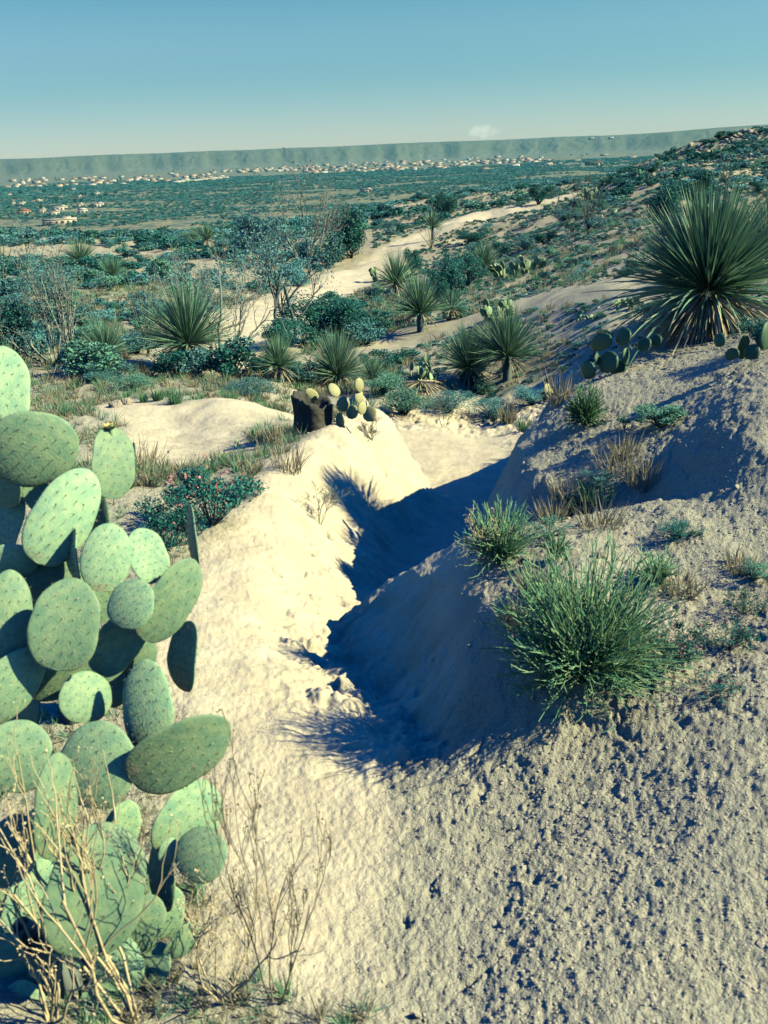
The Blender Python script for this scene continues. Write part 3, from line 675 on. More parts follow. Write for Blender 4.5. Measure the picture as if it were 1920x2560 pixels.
bush(1560, 470, 80, 30, 'dark low bush right of the tall ocotillo on the hillside')
bush(1180, 610, 110, 40, 'low dark bush on the hillside right of the ocotillo by the trail')
bush(1360, 612, 60, 40, 'dark bush at the foot of the small cholla')
bush(1720, 800, 330, 70, 'dark shaded scrub under the skirt of the largest sotol', n=8000, nc=26, cr=.12)
bush(1900, 870, 150, 90, 'dark shaded scrub at the right edge beside the gravel', n=6000, nc=14)
# low blue grey scrub around the gully head
for i, (u, v, w, h, lb) in enumerate([(1010, 1035, 170, 85, 'low blue grey scrub behind the top of the pale bank'), (1120, 1030, 150, 60, 'low grey green scrub in the hollow past the gully'),
      (1230, 1045, 140, 60, 'green scrub in the hollow below the pair of sotols'), (960, 985, 120, 60, 'blue grey scrub between the stump cactus and the dead sotol clump'),
      (1330, 1010, 110, 60, 'green scrub at the foot of the right bank of the gully'), (240, 955, 110, 45, 'dark low scrub at the foot of the pale green spiky sotol'),
      (330, 975, 120, 55, 'dark branching scrub at the end of the left hand path'), (620, 985, 160, 50, 'low pale scrub between the left path and the stump')]):
    bush(u, v, w, h, lb, 'low_scrub', LEAFB if i % 3 else LEAFG, 6000, .018, 22, 'low scrub around the gully head', 'scrub')
# --- prickly pears in the middle distance
def pear(u, v, wpx, hpx, label, n=30, m=PADS, group='prickly pears on the slopes', psz=.24):
    o, P = stand('prickly_pear', u, v, label, 'cactus', group); W_, H_ = pxm(P, wpx), pxm(P, hpx)/.95
    small_pads(o, hash_(u, v), m, n, 1.0, H_/W_*1.05, psz*(H_/W_+.35)*.8); o.scale = (W_*.9,)*3; return o
for a in [(1058, 968, 120, 95, 'dense prickly pear left of the pair of sotols', 44), (1130, 975, 50, 40, 'small prickly pear between the sotol pair and the dead clump', 12),
          (1245, 800, 110, 70, 'yellow green prickly pear in a sunny clump on the hillside', 44), (1300, 690, 140, 62, 'long row of prickly pear crossing the hillside', 50),
          (1455, 805, 62, 44, 'small lone prickly pear on the slope right of the sunny clump', 16), (1480, 500, 80, 44, 'prickly pear behind the tall ocotillo', 26),
          (1515, 545, 60, 32, 'bright prickly pear at the right foot of the tall ocotillo', 14), (960, 702, 60, 55, 'yellow green prickly pear at the left of the trailside sotol', 20),
          (1565, 772, 90, 55, 'prickly pear in the shade left of the largest sotol', 20), (650, 1100, 90, 60, 'pale lobed prickly pear on the slope left of the stump', 14),
          (590, 1115, 50, 32, 'flat prickly pear at the edge of the left hand path', 8), (1240, 1050, 66, 55, 'dark prickly pear in the hollow past the gully', 12),
          (440, 632, 60, 24, 'prickly pear on the far bare slope', 14), (1520, 420, 60, 24, 'prickly pear on the skyline of the hillside', 14), (1345, 720, 60, 40, 'prickly pear below the long row on the hillside', 14),
          (250, 1080, 70, 40, 'low prickly pear behind the big foreground cactus', 8), (395, 925, 60, 22, 'row of small pads at the foot of the tan skirted sotol', 8)]:
    pear(*a)

HAZE = 9e-5
def skyline(u):
    for v in range(270, 430, 4):
        P = ground_at(u, v)
        if P is not None and P[1] < 300: return v
    return 430
SKY = {u: skyline(u) for u in range(1480, 1960, 20)}
def top_(u): return SKY[int(u//20*20)]
# ------------------------------------------------------------------ foreground prickly pears, pad by pad
def Ypad(v): return 2.28-(v-1000)/1500*.86
def cactus(label, base_uv, pads, flowers=()):
    P0 = at(*base_uv); root = empty('prickly_pear', P0); tag(root, label, 'cactus', 'large prickly pears in the left foreground')
    for i, (u, v, L, Wd, ang, yaw, dy, tilt) in enumerate(pads):
        Y = Ypad(v)+dy; d = ray(u, v); c = d*(Y/d[1]); depth = -(MC.T@c)[2]; s = depth/FPX
        rx, uy, fz = MC[:, 0], MC[:, 1], MC[:, 2]; a = math.radians(ang)
        up = uy*math.cos(a)+rx*math.sin(a); x = rx*math.cos(a)-uy*math.sin(a); n = fz
        yw = math.radians(yaw); x2 = x*math.cos(yw)-n*math.sin(yw)*(1 if abs(ang) < 60 else 1); n2 = np.cross(x2, up); 
        tl = math.radians(tilt); up2 = up*math.cos(tl)-n2*math.sin(tl)*-1*-1; n3 = np.cross(x2, up2)
        W_ = 1.07*Wd*s/max(.3, abs(math.cos(yw))); L_ = 1.07*L*s/max(.4, math.cos(tl))
        if W_ > L_*1.15: W_ = L_*1.15
        base = c-up2*L_/2-P0; y = -n3
        m = PADM[i % 4]; T_ = (L_+W_)/2
        o = link('pad', m[0], root)
        o.matrix_basis = Matrix(((x2[0]*W_, y[0]*T_, up2[0]*L_, base[0]), (x2[1]*W_, y[1]*T_, up2[1]*L_, base[1]), (x2[2]*W_, y[2]*T_, up2[2]*L_, base[2]), (0, 0, 0, 1)))
        link('areoles', m[1], o)
    mb = MB(); g = np.random.default_rng(int(base_uv[0]))
    for k in range(5):
        a = g.random()*6.28; mb.tube(np.array([[.04*math.cos(a), .06+.04*math.sin(a), -.05], [.07*math.cos(a), .06+.07*math.sin(a), .08], [.11*math.cos(a), .06+.11*math.sin(a), .17]]), [.035, .03, .02], 8)
    link('woody_base', mb.mesh('woody_base', BARK, True), root)
    return root, P0
UPPER = [ # u, v, length, width, angle, yaw (+ turns towards the sun), depth offset, tilt
 (2,975,215,130,4,25,.0,12),(82,1122,205,180,78,20,-.02,10),(280,1155,170,88,6,45,.05,10),(160,1290,240,140,32,25,0,14),(188,1388,125,70,-4,-62,.02,0),
 (266,1393,160,115,10,20,-.08,10),(369,1388,135,88,-18,28,-.02,8),(480,1342,150,42,-6,-70,.04,0),(120,1412,130,130,10,18,.08,10),(28,1405,130,90,84,22,.03,8),
 (425,1500,215,108,36,32,-.02,10),(328,1508,115,122,14,-12,-.12,14),(165,1560,215,168,10,12,-.1,8),(22,1545,225,105,2,25,-.06,6),(285,1612,245,112,46,30,.06,10),
 (25,1715,200,120,42,30,-.05,10),(165,1690,190,80,66,30,.05,8),(215,1742,115,150,10,38,.02,16),(465,1640,165,96,6,-50,.03,0),(368,1765,215,135,-6,-8,-.02,5),
 (100,1215,130,90,-20,10,.15,6),(60,1480,200,120,14,-20,.15,0),(235,1480,150,100,-10,15,.12,6),(110,1620,190,130,-30,20,.12,4),(60,1800,170,120,10,-30,.14,0),(300,1690,150,100,30,-30,.15,0),(20,1200,130,110,0,-30,.15,0),(350,1640,100,80,20,20,.12,4),(20,1310,150,110,20,-30,.22,0),(90,1640,160,110,-20,-45,.3,0),(150,1500,160,120,30,-50,.3,0),(240,1300,140,90,0,-40,.25,0)]
LOWER = [
 (450,1879,255,165,66,22,-.04,10),(240,1912,200,195,8,-4,-.03,6),(40,1890,165,170,20,14,-.02,10),(141,2015,245,82,4,48,-.1,4),(470,2047,185,150,34,34,.04,12),
 (502,2134,118,132,24,-22,-.03,16),(239,2225,300,230,12,24,-.16,10),(28,2185,270,150,6,25,.0,6),(80,2290,260,140,10,18,.03,6),(402,2190,165,82,-6,-40,.05,4),
 (353,2308,135,115,30,6,.02,8),(290,2416,140,135,-8,12,.02,8),(456,2350,110,62,40,40,.04,4),(140,2480,200,150,-10,10,.03,8),(20,2440,200,150,10,18,.03,6),
 (423,2128,62,50,10,20,.0,6),(380,2420,120,100,20,-20,.05,8),(210,2340,180,120,-20,-20,.1,4),(110,2190,200,130,10,10,.1,4),(330,2220,150,110,10,-25,.12,4),(260,2520,160,130,14,10,.04,6),(60,2540,160,130,-10,0,.02,6),(420,2280,120,80,10,20,.08,4),(90,2100,160,130,30,-45,.2,0),(300,2080,150,90,20,20,.16,4)]
cactus('upper foreground prickly pear, broad pale pads rising at the left edge', (170, 1800), UPPER)
cactus('lower foreground prickly pear with the biggest pad, behind tan twigs, bottom left', (200, 2480), LOWER)
# yellow flower on the pad beside the left path
c = py(278, 1074, Ypad(1100)+.05); fo = empty('cactus_flower', c); tag(fo, 'small yellow flower on the tip of an upright cactus pad', 'flower')
g_ = np.random.default_rng(2); mb = MB(); az = np.arange(9)*.7
mb.ribbons(np.zeros((9, 3)), np.stack([np.cos(az), np.sin(az), 0*az+.9], -1), .028, .014, .1, 3, None, .3); link('petals', mb.mesh('petals', YEL), fo)
link('bud', stub(.008, .012, 2, 7).mesh('bud', PADF), fo)

# ------------------------------------------------------------------ stump on the bank with its cactus
so_, Ps = stand('tree_stump', 786, 1068, 'charred hollow stump on the crest of the pale bank', 'stump', rz=0)
H = pxm(Ps, 95); R = pxm(Ps, 100)/2
V = []; nc = 40; ph = np.arange(nc)*2*np.pi/nc
rimh = H*(.78+.16*np.cos(ph-2.9)+.07*perlin(np.cos(ph)*3, np.sin(ph)*3, 5)+.05*np.array([((i*37) % 11)/11-.5 for i in range(nc)]))
prof = [(1.12, -.12), (1.0, .15), (.93, .45), (.95, .75), (1.0, 1.0), (.86, .98), (.74, .8), (.66, .62)]
for k, (a, b_) in enumerate(prof):
    rad = R*a*(1+.07*np.cos(ph*5+k*.4)+.03*np.cos(ph*11)); V.append(np.stack([rad*np.cos(ph), rad*np.sin(ph), b_*rimh], -1))
V = np.concatenate(V); n_ = len(prof); i = np.arange(n_-1)[:, None]*nc; j = np.arange(nc)[None]; k = (j+1) % nc
mb = MB(); mb.add(V, np.stack([i+j, i+k, i+nc+k, i+nc+j], -1).reshape(-1, 4)); link('bark', mb.mesh('bark', CHAR), so_)
mb = MB(); rr_ = R*.72; V = np.concatenate([[[0, 0, H*.5]], np.stack([rr_*np.cos(ph), rr_*np.sin(ph), rimh*.6], -1)]); mb.add(V, np.stack([0*j[0], 1+j[0], 1+k[0]], -1)); link('heartwood', mb.mesh('heartwood', CUTW), so_)
def pads_at(label, uv, pads, Yoff=0.0, m=PADS, name='prickly_pear'):
    P0 = at(*uv); root = empty(name, P0); tag(root, label, 'cactus')
    for (u, v, L, Wd, ang, yaw) in pads:
        d = ray(u, v); c = d*((P0[1]+Yoff+random.uniform(-.05, .05))/d[1]); s = -(MC.T@c)[2]/FPX; a = math.radians(ang); rx, uy = MC[:, 0], MC[:, 1]
        up = uy*math.cos(a)+rx*math.sin(a); x = rx*math.cos(a)-uy*math.sin(a); yw = math.radians(yaw); x2 = x*math.cos(yw)-MC[:, 2]*math.sin(yw); y = -np.cross(x2, up)
        W_ = Wd*s/max(.35, math.cos(yw)); L_ = L*s; base = c-up*L_/2-P0; o = link('pad', LOWPAD.setdefault(m.name, lowpad(m)), root)
        o.matrix_basis = Matrix(((x2[0]*W_, y[0]*L_, up[0]*L_, base[0]), (x2[1]*W_, y[1]*L_, up[1]*L_, base[1]), (x2[2]*W_, y[2]*L_, up[2]*L_, base[2]), (0, 0, 0, 1)))
    return root
PADY = mat('sunlit_cactus_skin', (.44, .48, .24), (.56, .56, .30), .55, island=False, noise=6, objrand=.1)  # yellower copy of the pad skin, sunlight put into its colour
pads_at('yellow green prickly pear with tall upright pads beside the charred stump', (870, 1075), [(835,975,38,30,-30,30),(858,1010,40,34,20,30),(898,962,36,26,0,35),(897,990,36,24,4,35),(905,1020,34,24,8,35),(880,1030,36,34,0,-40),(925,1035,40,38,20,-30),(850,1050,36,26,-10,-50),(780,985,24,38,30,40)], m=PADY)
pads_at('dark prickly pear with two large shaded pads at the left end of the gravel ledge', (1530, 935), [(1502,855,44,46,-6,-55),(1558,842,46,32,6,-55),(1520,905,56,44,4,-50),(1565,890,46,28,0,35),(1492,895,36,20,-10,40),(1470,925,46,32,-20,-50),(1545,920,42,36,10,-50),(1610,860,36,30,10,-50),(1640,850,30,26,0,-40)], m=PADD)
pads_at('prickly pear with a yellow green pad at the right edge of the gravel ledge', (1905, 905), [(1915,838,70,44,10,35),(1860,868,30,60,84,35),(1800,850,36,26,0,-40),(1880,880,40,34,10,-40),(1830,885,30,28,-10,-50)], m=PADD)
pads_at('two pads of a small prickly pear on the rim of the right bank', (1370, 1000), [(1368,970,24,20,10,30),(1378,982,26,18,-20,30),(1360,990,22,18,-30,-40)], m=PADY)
pads_at('dark lone cactus pad leaning out beside the upper foreground cactus', (350, 1200), [(334,1125,40,20,0,-55)])

# ------------------------------------------------------------------ snakeweed bush on the mound, grasses, flowers, twigs
def stems_bush(name, u, v, wpx, hpx, label, n, seed, m=TWIGG, cat='bush', lean=1.15, thick=.0016, sub=4, push=(0, 0)):
    o, P = stand(name, u, v, label, cat); W_, H_ = pxm(P, wpx)/2, pxm(P, hpx)/.95; g = np.random.default_rng(seed); mb = MB()
    for i in range(n):
        a = g.random()*6.28; e = math.acos(g.random()**.75*.97); L = g.uniform(.45, 1.12); d = np.array([math.sin(e)*math.cos(a)*W_*lean+push[0], math.sin(e)*math.sin(a)*W_*lean+push[1], math.cos(e)*H_*1.05])*L
        t_ = np.linspace(0, 1, 6)[:, None]; bw = np.array([d[0], d[1], d[2]]); P_ = bw*t_; P_[:, 2] += .10*W_*np.sin(t_[:, 0]*3.1)*(1.2 if e > .8 else .2); P_ += np.cumsum(g.normal(0, .012*W_, (6, 3)), 0)*(t_ > 0)
        mb.tube(P_, np.linspace(thick*1.2, thick*.7, 6), 3, False)
        for s_ in range(sub):
            f = g.uniform(.4, .97)*5; k = int(f); q = P_[k]*(1-(f-k))+P_[min(k+1, 5)]*(f-k); dd = unit(unit(P_[-1]-P_[-3])+g.normal(0, .42, 3)+[0, 0, .15]); l_ = g.uniform(.1, .3)*W_
            mb.tube(np.array([q, q+dd*l_*.5, q+dd*l_+[0, 0, l_*.12]]), [thick*.9, thick*.8, thick*.5], 3, False)
    link('stems', mb.mesh('stems', m), o); w = MB()
    for i in range(14):
        a = g.random()*6.28; w.tube(np.array([[0, 0, -.03], [math.cos(a)*W_*.25, math.sin(a)*W_*.25, H_*.22]]), [.006, .003], 4, False)
    link('woody_base', w.mesh('woody_base', BARK), o); return o
stems_bush('snakeweed_bush', 1460, 1700, 380, 310, 'large bushy green snakeweed with many thin stems on the mound beside the gully', 780, 4, lean=1.3, sub=5, thick=.0019)
stems_bush('snakeweed_bush', 1250, 1405, 220, 150, 'green tuft with one long dry stalk on the tip of the mound', 260, 5, lean=1.0, thick=.0018, sub=3)
stems_bush('snakeweed_bush', 1462, 1060, 125, 95, 'round bright green tuft on the rim of the gravel ledge', 260, 6, lean=.95, thick=.0022, m=GRASS)
stems_bush('snakeweed_bush', 1640, 1460, 130, 90, 'small green tuft behind the large snakeweed', 120, 8)
stems_bush('snakeweed_bush', 1390, 1395, 80, 70, 'very small green tuft beside the pale earth cap of the mound', 90, 9)
bush(1650, 1065, 170, 75, 'leafy low creosote sprig spreading over the gravel ledge', 'creosote_bush', LEAFG, 3000, .03, 16, cr=.14)
bush(1560, 1075, 60, 50, 'small leafy sprig between the green tuft and the creosote', 'creosote_bush', LEAFG, 1000, .035, 6)
def tuft(u, v, wpx, hpx, label, m=DRYG, n=110, name='grass_tuft', lean=.6, cat='grass', group='dry grass tufts around the gully', w=.0035):
    o, P = stand(name, u, v, label, cat, group); W_, H_ = pxm(P, wpx), pxm(P, hpx)/.9
    me = grass_mesh(hash_(u, v), n, H_, max(w, pxm(P, 1.6)), W_*.28, m, lean*W_/max(H_, .01)*.6); me.name = 'blades'; 
    b_ = link('blades', me, o); return o
for i, (u, v, w, h, lb) in enumerate([(1430, 1290, 120, 60, 'dark scrub hanging on the right bank above the side gully'), (1370, 1345, 130, 60, 'leafy scrub at the mouth of the side gully behind the mound'), (1500, 1215, 110, 55, 'dark straggling scrub on the lip of the right bank'),
      (1700, 1345, 150, 50, 'dark scrub along the upper edge of the side gully at the right'), (1880, 1450, 120, 70, 'dark scrub in the hollow at the right edge'), (1340, 1500, 90, 60, 'pale scrub on the shaded side of the mound left of the snakeweed')]):
    bush(u, v, w, h, lb, 'low_scrub', (LEAFD, LEAFG, LEAFB)[i % 3], 2600, .02, 16, 'scrub on the right bank', 'scrub', cr=.13)
for a in [(1540, 1170, 150, 80, 'dry grass hanging over the right bank below the green tuft', DRYG), (1600, 1210, 120, 90, 'pale dry grass on the gravel slope right of the gully', DRYG), (1420, 1240, 160, 80, 'grass fringe half way down the right bank', DRYG),
          (1500, 1320, 190, 90, 'long dry grass blades at the side gully', DRYG), (1560, 1140, 110, 70, 'thin grass below the creosote sprig', DRYG), (1380, 1300, 120, 70, 'grass tuft at the mouth of the side gully', DRYG),
          (1330, 1480, 110, 80, 'dry grass drooping over the shaded face of the mound', DRYG), (1290, 1560, 90, 70, 'pale grass on the shaded lip of the mound', DRYG), (1490, 1250, 130, 70, 'green and dry grass beside the side gully', GRASS),
          (440, 1010, 46, 50, 'small green grass tuft with a long shadow on the left path', GRASS), (395, 1000, 40, 36, 'grass tuft left of the small green one on the left path', GRASS), (360, 1005, 30, 26, 'short grass by the bend of the left path', GRASS),
          (360, 1170, 130, 90, 'pale dry grass right of the flowering cactus pad', DRYG), (690, 1110, 70, 60, 'thin upright grass at the shadow of the stump', DRYG), (720, 1180, 120, 100, 'tall dry grass behind the pink flowered shrub', DRYG),
          (1310, 1075, 50, 40, 'small grass clump on the floor where the path leaves the gully', GRASS), (1270, 1060, 60, 60, 'dry grass at the foot of the dark prickly pear in the hollow', DRYG), (1400, 1010, 90, 90, 'tall thin dry grass on the rim left of the round green tuft', DRYG),
          (100, 1180, 150, 80, 'dry grass behind the upper foreground cactus', DRYG), (1700, 1480, 150, 70, 'dry grass right of the large snakeweed', DRYG), (1850, 1420, 120, 60, 'dry grass by the dark hollow at the right edge', DRYG)]:
    tuft(*a)
def flowers(u, v, wpx, hpx, label, seed, n=2400, nf=160, pink=True):
    o, P = stand('flowering_shrub', u, v, label, 'shrub', 'low shrubs with pink flowers'); W_, H_ = pxm(P, wpx), pxm(P, hpx)/.8
    lv, cc = clump_leaves(n, .022, seed, 26, .48, .6, .11); o.scale = (W_, W_, H_*1.4); link('foliage', lv.mesh('foliage', LEAFD), o)
    g = np.random.default_rng(seed); k = g.integers(0, len(cc), nf); C = cc[k]+g.normal(0, .07, (nf, 3))+[0, 0, .06]; link('flowers', leaf_quads(C, .026, 3, 1.2).mesh('flowers', PINK), o)
    mb = MB()
    for c in cc: mb.tube(np.array([[0, 0, -.05], c*[.5, .5, .4], c]), [.008, .005, .002], 3, False)
    link('branches', mb.mesh('branches', BARK), o)
flowers(530, 1310, 270, 170, 'dark low shrub with pink flowers on the flat above the pale bank', 31, 3600, 200)
flowers(425, 1365, 200, 150, 'dark shaded low shrub behind the edge on cactus pad', 32, 3600, 60)
flowers(300, 1220, 110, 70, 'blue grey low shrub behind the flowering cactus pad', 33, 1500, 60)
flowers(1690, 1650, 190, 110, 'straggling low shrub with pink flowers right of the large snakeweed', 34, 1800, 160)
flowers(1820, 1620, 180, 80, 'spreading leafy ground shrub with pink flowers near the right edge', 35, 1600, 130)
flowers(1790, 1730, 160, 60, 'small leafy shrub with a pink flower on the gravel at the right', 36, 1200, 150)
flowers(1860, 1530, 130, 70, 'dark low shrub beside the shaded hollow at the right edge', 37, 1300, 60)
flowers(640, 1240, 90, 50, 'small sparse shrub with pink flowers behind the crest of the bank', 38, 700, 60)
def twigs(name, u, v, hpx, wpx, label, seed, n0, m=DRYT, r=.0035, up=.5, sp=.5, depth=3, nch=(3, 5)):
    o, P = stand(name, u, v, label, 'plant'); out, tips = branches(seed, n0, 1.0, 1.0, depth, sp, up, .16, nch, (.9, 1.5), .55, 5)
    A = np.concatenate([q for q, _ in out]); H_, W_ = pxm(P, hpx)/.8, pxm(P, wpx); k = np.array([W_/np.ptp(A[:, 0]), W_/np.ptp(A[:, 0]), H_/A[:, 2].max()])
    mb = MB(); 
    for q, R_ in out: mb.tube(q*k, np.maximum(R_*r, .0007), 4, False)
    link('stems', mb.mesh('stems', m), o)
    T_ = np.array([t[0]*k for t in tips])
    if len(T_) < 45: return o
    g = np.random.default_rng(seed); C = np.repeat(T_, 3, 0)+g.normal(0, .006, (len(T_)*3, 3)); link('seed_heads', leaf_quads(C, .004, 4, 1.5).mesh('seed_heads', m), o); return o
def twigs_px(u, v, Y, hpx, wpx, label, seed, n0, **k):
    """like twigs() but with the foot in plain sight below the frame"""
    d = ray(u, v); p = d*(Y/d[1]); z = float(height(np.array([p[0]]), np.array([p[1]]))[0]); o, _ = None, None
    return p[0], p[1], z
twigs('dry_weed', 330, 2545, 680, 420, 'tallest dry tan weed with straight stems in front of the big dark cactus pad', 41, 6, up=.8, r=.004, sp=.42, depth=2)
twigs('dry_weed', 130, 2545, 420, 420, 'dry tan weed with spreading side twigs in the bottom left corner', 42, 6, r=.0034, depth=2)
twigs('dry_weed', 560, 2500, 330, 330, 'thin dry weed rooted right of the lower cactus', 43, 6, r=.0028, depth=2)
twigs('dry_weed', 690, 2500, 640, 300, 'tall hair thin dark weed standing over the pale sand', 44, 4, up=.9, r=.0022, m=mat('grey_twig', (.20, .19, .14), (.42, .37, .25), .8), sp=.4, nch=(2, 4))
twigs('dry_weed', 800, 1310, 90, 110, 'tiny dry weed sprawled on the middle of the pale bank', 45, 5, m=BARK, r=.003, up=.2)
twigs('dry_weed', 1110, 1070, 110, 90, 'dead twig poking out behind the crest of the bank', 46, 4, m=BARK, r=.004)
twigs('dry_weed', 930, 1100, 60, 60, 'small dead weed on the top of the pale bank', 47, 5, m=BARK, r=.003)
twigs('dry_weed', 1215, 1420, 140, 130, 'dry weed with a long stalk leaning over the shaded gully', 48, 4, r=.003)

# ------------------------------------------------------------------ small tree cholla, post, rocks
o, P = stand('cholla_cactus', 1372, 618, 'small tree shaped cholla on the sunny hillside', 'cactus'); H = pxm(P, 62)
out, tips = branches(19, 1, H*.55, H*.06, 3, .7, .35, .12, (2, 4), (1.5, 1.57), .6, 3)
link('stems', branch_mesh([(q, np.maximum(R_, H*.035)) for q, R_ in out], 6).mesh('stems', BARK, True), o)
C = np.concatenate([q for q, _ in out]); link('joints', leaf_quads(np.repeat(C, 5, 0)+np.random.default_rng(1).normal(0, H*.04, (len(C)*5, 3)), H*.05, 3, 1.3).mesh('joints', LEAFG), o)
for u, v, lb in ((1385, 545, 'thin dark dead stalk standing by the crest of the pale trail'), (1430, 640, 'thin dead stalk on the hillside below the tall ocotillo')):
    twigs('dead_stalk', u, v, 60, 24, lb, int(u), 2, m=BARK, r=.02, up=1.2, sp=.2, depth=1)
o, P = stand('trail_marker', 897, 600, 'white topped marker post by the pale trail', 'post', rz=.2); H = pxm(P, 52); W_ = pxm(P, 5)
WH = mat('white_paint', (.8, .78, .7), None, .6); mb = MB(); mb.box((0, 0, H*.32), (W_, W_, H*.7)); link('post', mb.mesh('post', BARKP), o)
mb = MB(); mb.box((0, 0, H*.84), (W_*1.15, W_*1.15, H*.32)); link('cap', mb.mesh('cap', WH), o)
RK = [stone_mesh('rock', s, ROCK, 3, .7) for s in range(5)]
def rock(u, v, wpx, label, group=None, flat=1.0, i=None):
    P = at(u, v)
    if P is None or P[1] > 300: return
    W_ = pxm(P, wpx); o = link('rock', RK[(int(u)+int(v)) % 5 if i is None else i]); o.location = (P[0], P[1], P[2]+W_*.12*flat); o.scale = (W_, W_*.8, W_*flat); o.rotation_euler = (random.uniform(-.2, .2), random.uniform(-.2, .2), random.uniform(0, 6))
    tag(o, label, 'rock', group); return o
for a in [(290, 1018, 44, 'pale flat rock at the left of the pair on the left hand path'), (318, 1012, 40, 'pale rock at the right of the pair on the left hand path'), (205, 1030, 34, 'pale rock lying among scrub left of the path rocks'),
          (1500, 1395, 40, 'small pale rock in the side gully'), (1605, 1225, 26, 'small stone on the gravel slope right of the gully')]: rock(*a)
random.seed(5)
for k in range(110):
    u = 1610+random.random()*310; v = top_(u)+3+random.random()**1.6*60; rock(u, v, random.choice([8, 10, 12, 14, 18, 24]), 'tan boulder in the jumble on the rocky hill top at the upper right', 'boulders on the rocky hill top', random.uniform(.8, 1.3))
for k in range(60):
    u = 1500+random.random()*420; v = top_(u)+3+random.random()**1.3*70; bush(u, v, random.uniform(22, 40), random.uniform(14, 26), 'dark bush among boulders on the rocky hill at the upper right', 'hill_bush', LEAFD, 800, .06, 8, 'bushes on the rocky hill', seed=900+k % 4)
for k, (u, v, h) in enumerate([(1856, 334, 22), (1866, 332, 16), (1846, 340, 14), (1905, 326, 14), (1700, 372, 16), (1728, 380, 22), (1672, 402, 26), (1655, 410, 22), (1640, 420, 20), (1625, 424, 22), (1598, 430, 16), (1715, 404, 22), (1690, 418, 20)]):
    P = at(u, max(v+4, top_(u)+3)); H = pxm(P, h*1.4)
    if P[1] > 300: continue; o = empty('saguaro_cactus', P); tag(o, 'slender column cactus standing on the rocky hill at the upper right', 'cactus', 'column cacti on the rocky hill')
    mb = MB(); mb.tube(np.array([[0, 0, -.2], [0, 0, H*.5], [.02, 0, H*.92], [.02, 0, H]]), [H*.045, H*.055, H*.045, H*.01], 8); link('trunk', mb.mesh('trunk', LEAFG, True), o)
    if k % 3 == 0:
        mb = MB(); mb.tube(np.array([[0, 0, H*.45], [H*.13, 0, H*.47], [H*.16, 0, H*.6], [H*.16, 0, H*.8]]), H*.03, 6); link('arm', mb.mesh('arm', LEAFG, True), o)

# ------------------------------------------------------------------ desert shrubs one can tell apart
VAR = []
for k in range(7):
    lf = (LEAFD, LEAFB, LEAFG, LEAFB, LEAFD, LEAFB, LEAFG)[k]; lv, cc = clump_leaves(2000, .034, 300+k, 12, .42, .9, .2); fm = lv.mesh('foliage', lf); mb = MB()
    for c in cc: mb.tube(np.array([[0, 0, -.05], c*[.4, .4, .5], c]), [.022, .014, .006], 3, False)
    VAR.append((fm, mb.mesh('branches', BARK)))
g_ = np.random.default_rng(77); cnt = 0; SH = 'low desert shrubs dotted over the slopes'
while cnt < 290:
    th = math.radians(g_.uniform(-24, 24)); r = math.exp(g_.uniform(math.log(11), math.log(75))); X, Y = r*math.sin(th), r*math.cos(th)
    if sandm(np.array([X]), np.array([Y]))[0] > .12 or (X < -.2 and r < 13) or (math.degrees(th) > 9 and r < 14): continue
    if math.degrees(th) > 2 and 14 < r < 24 and g_.random() < .65: continue
    z = float(height(np.array([X]), np.array([Y]))[0]); s = g_.uniform(.22, .6)*(1 if r < 30 else 1.5) if math.degrees(th) > 0 else g_.uniform(.35, .95)*(1 if r < 30 else 1.4)
    k = int(g_.integers(0, 7)); o = empty('desert_shrub', (X, Y, z-.02), g_.random()*6.28); o.scale = (s*g_.uniform(.9, 1.5), s*1.2, s*g_.uniform(.6, .95))
    tag(o, 'low rounded desert shrub on the open slope beyond the gully', 'shrub', SH); link('foliage', VAR[k][0], o); link('branches', VAR[k][1], o); cnt += 1

# ------------------------------------------------------------------ houses
WALLS = [mat('house_wall_'+c, col, None, .9) for c, col in (('white', (.78, .74, .64)), ('cream', (.68, .60, .46)), ('tan', (.52, .42, .30)), ('brown', (.16, .13, .10)))]
ROOFS = [mat('roof_'+c, col, None, .9) for c, col in (('tile', (.62, .26, .15)), ('pale', (.74, .70, .60)), ('rust', (.40, .17, .11)), ('brown', (.15, .12, .10)))]
GLS = mat('window_glass', (.03, .05, .07), None, .15, spec=.6)
def house_meshes(w, d, h, hip, wm, rm):
    mb = MB(); mb.box((0, 0, h/2-1), (w, d, h+2)); a = mb.mesh('walls', wm); r_ = MB()
    if hip:
        e, rh = .25, 1.3; x, y = w/2+e, d/2+e; k = max(0.5, x-y)
        r_.add([[-x, -y, h], [x, -y, h], [x, y, h], [-x, y, h], [-k, 0, h+rh], [k, 0, h+rh]], [[0, 1, 5, 4], [2, 3, 4, 5], [3, 2, 1, 0]], [[1, 2, 5], [3, 0, 4]])
    else:
        r_.box((0, 0, h+.2), (w+.5, d+.5, .5)); r_.box((w*.2, 0, h+.9), (w*.3, d*.5, 1.0))
    return a, r_.mesh('roof', rm)
HV = [house_meshes(*a) for a in [(17, 12, 4.2, True, WALLS[0], ROOFS[0]), (20, 12, 4.4, True, WALLS[1], ROOFS[2]), (15, 11, 5.2, False, WALLS[0], ROOFS[1]), (19, 13, 6.5, False, WALLS[1], ROOFS[0]), (21, 10, 4.0, False, WALLS[0], ROOFS[1]), (16, 11, 4.4, True, WALLS[2], ROOFS[0])]]
g_ = np.random.default_rng(12); hor = lambda u: 438-u*.0402; used_ = []
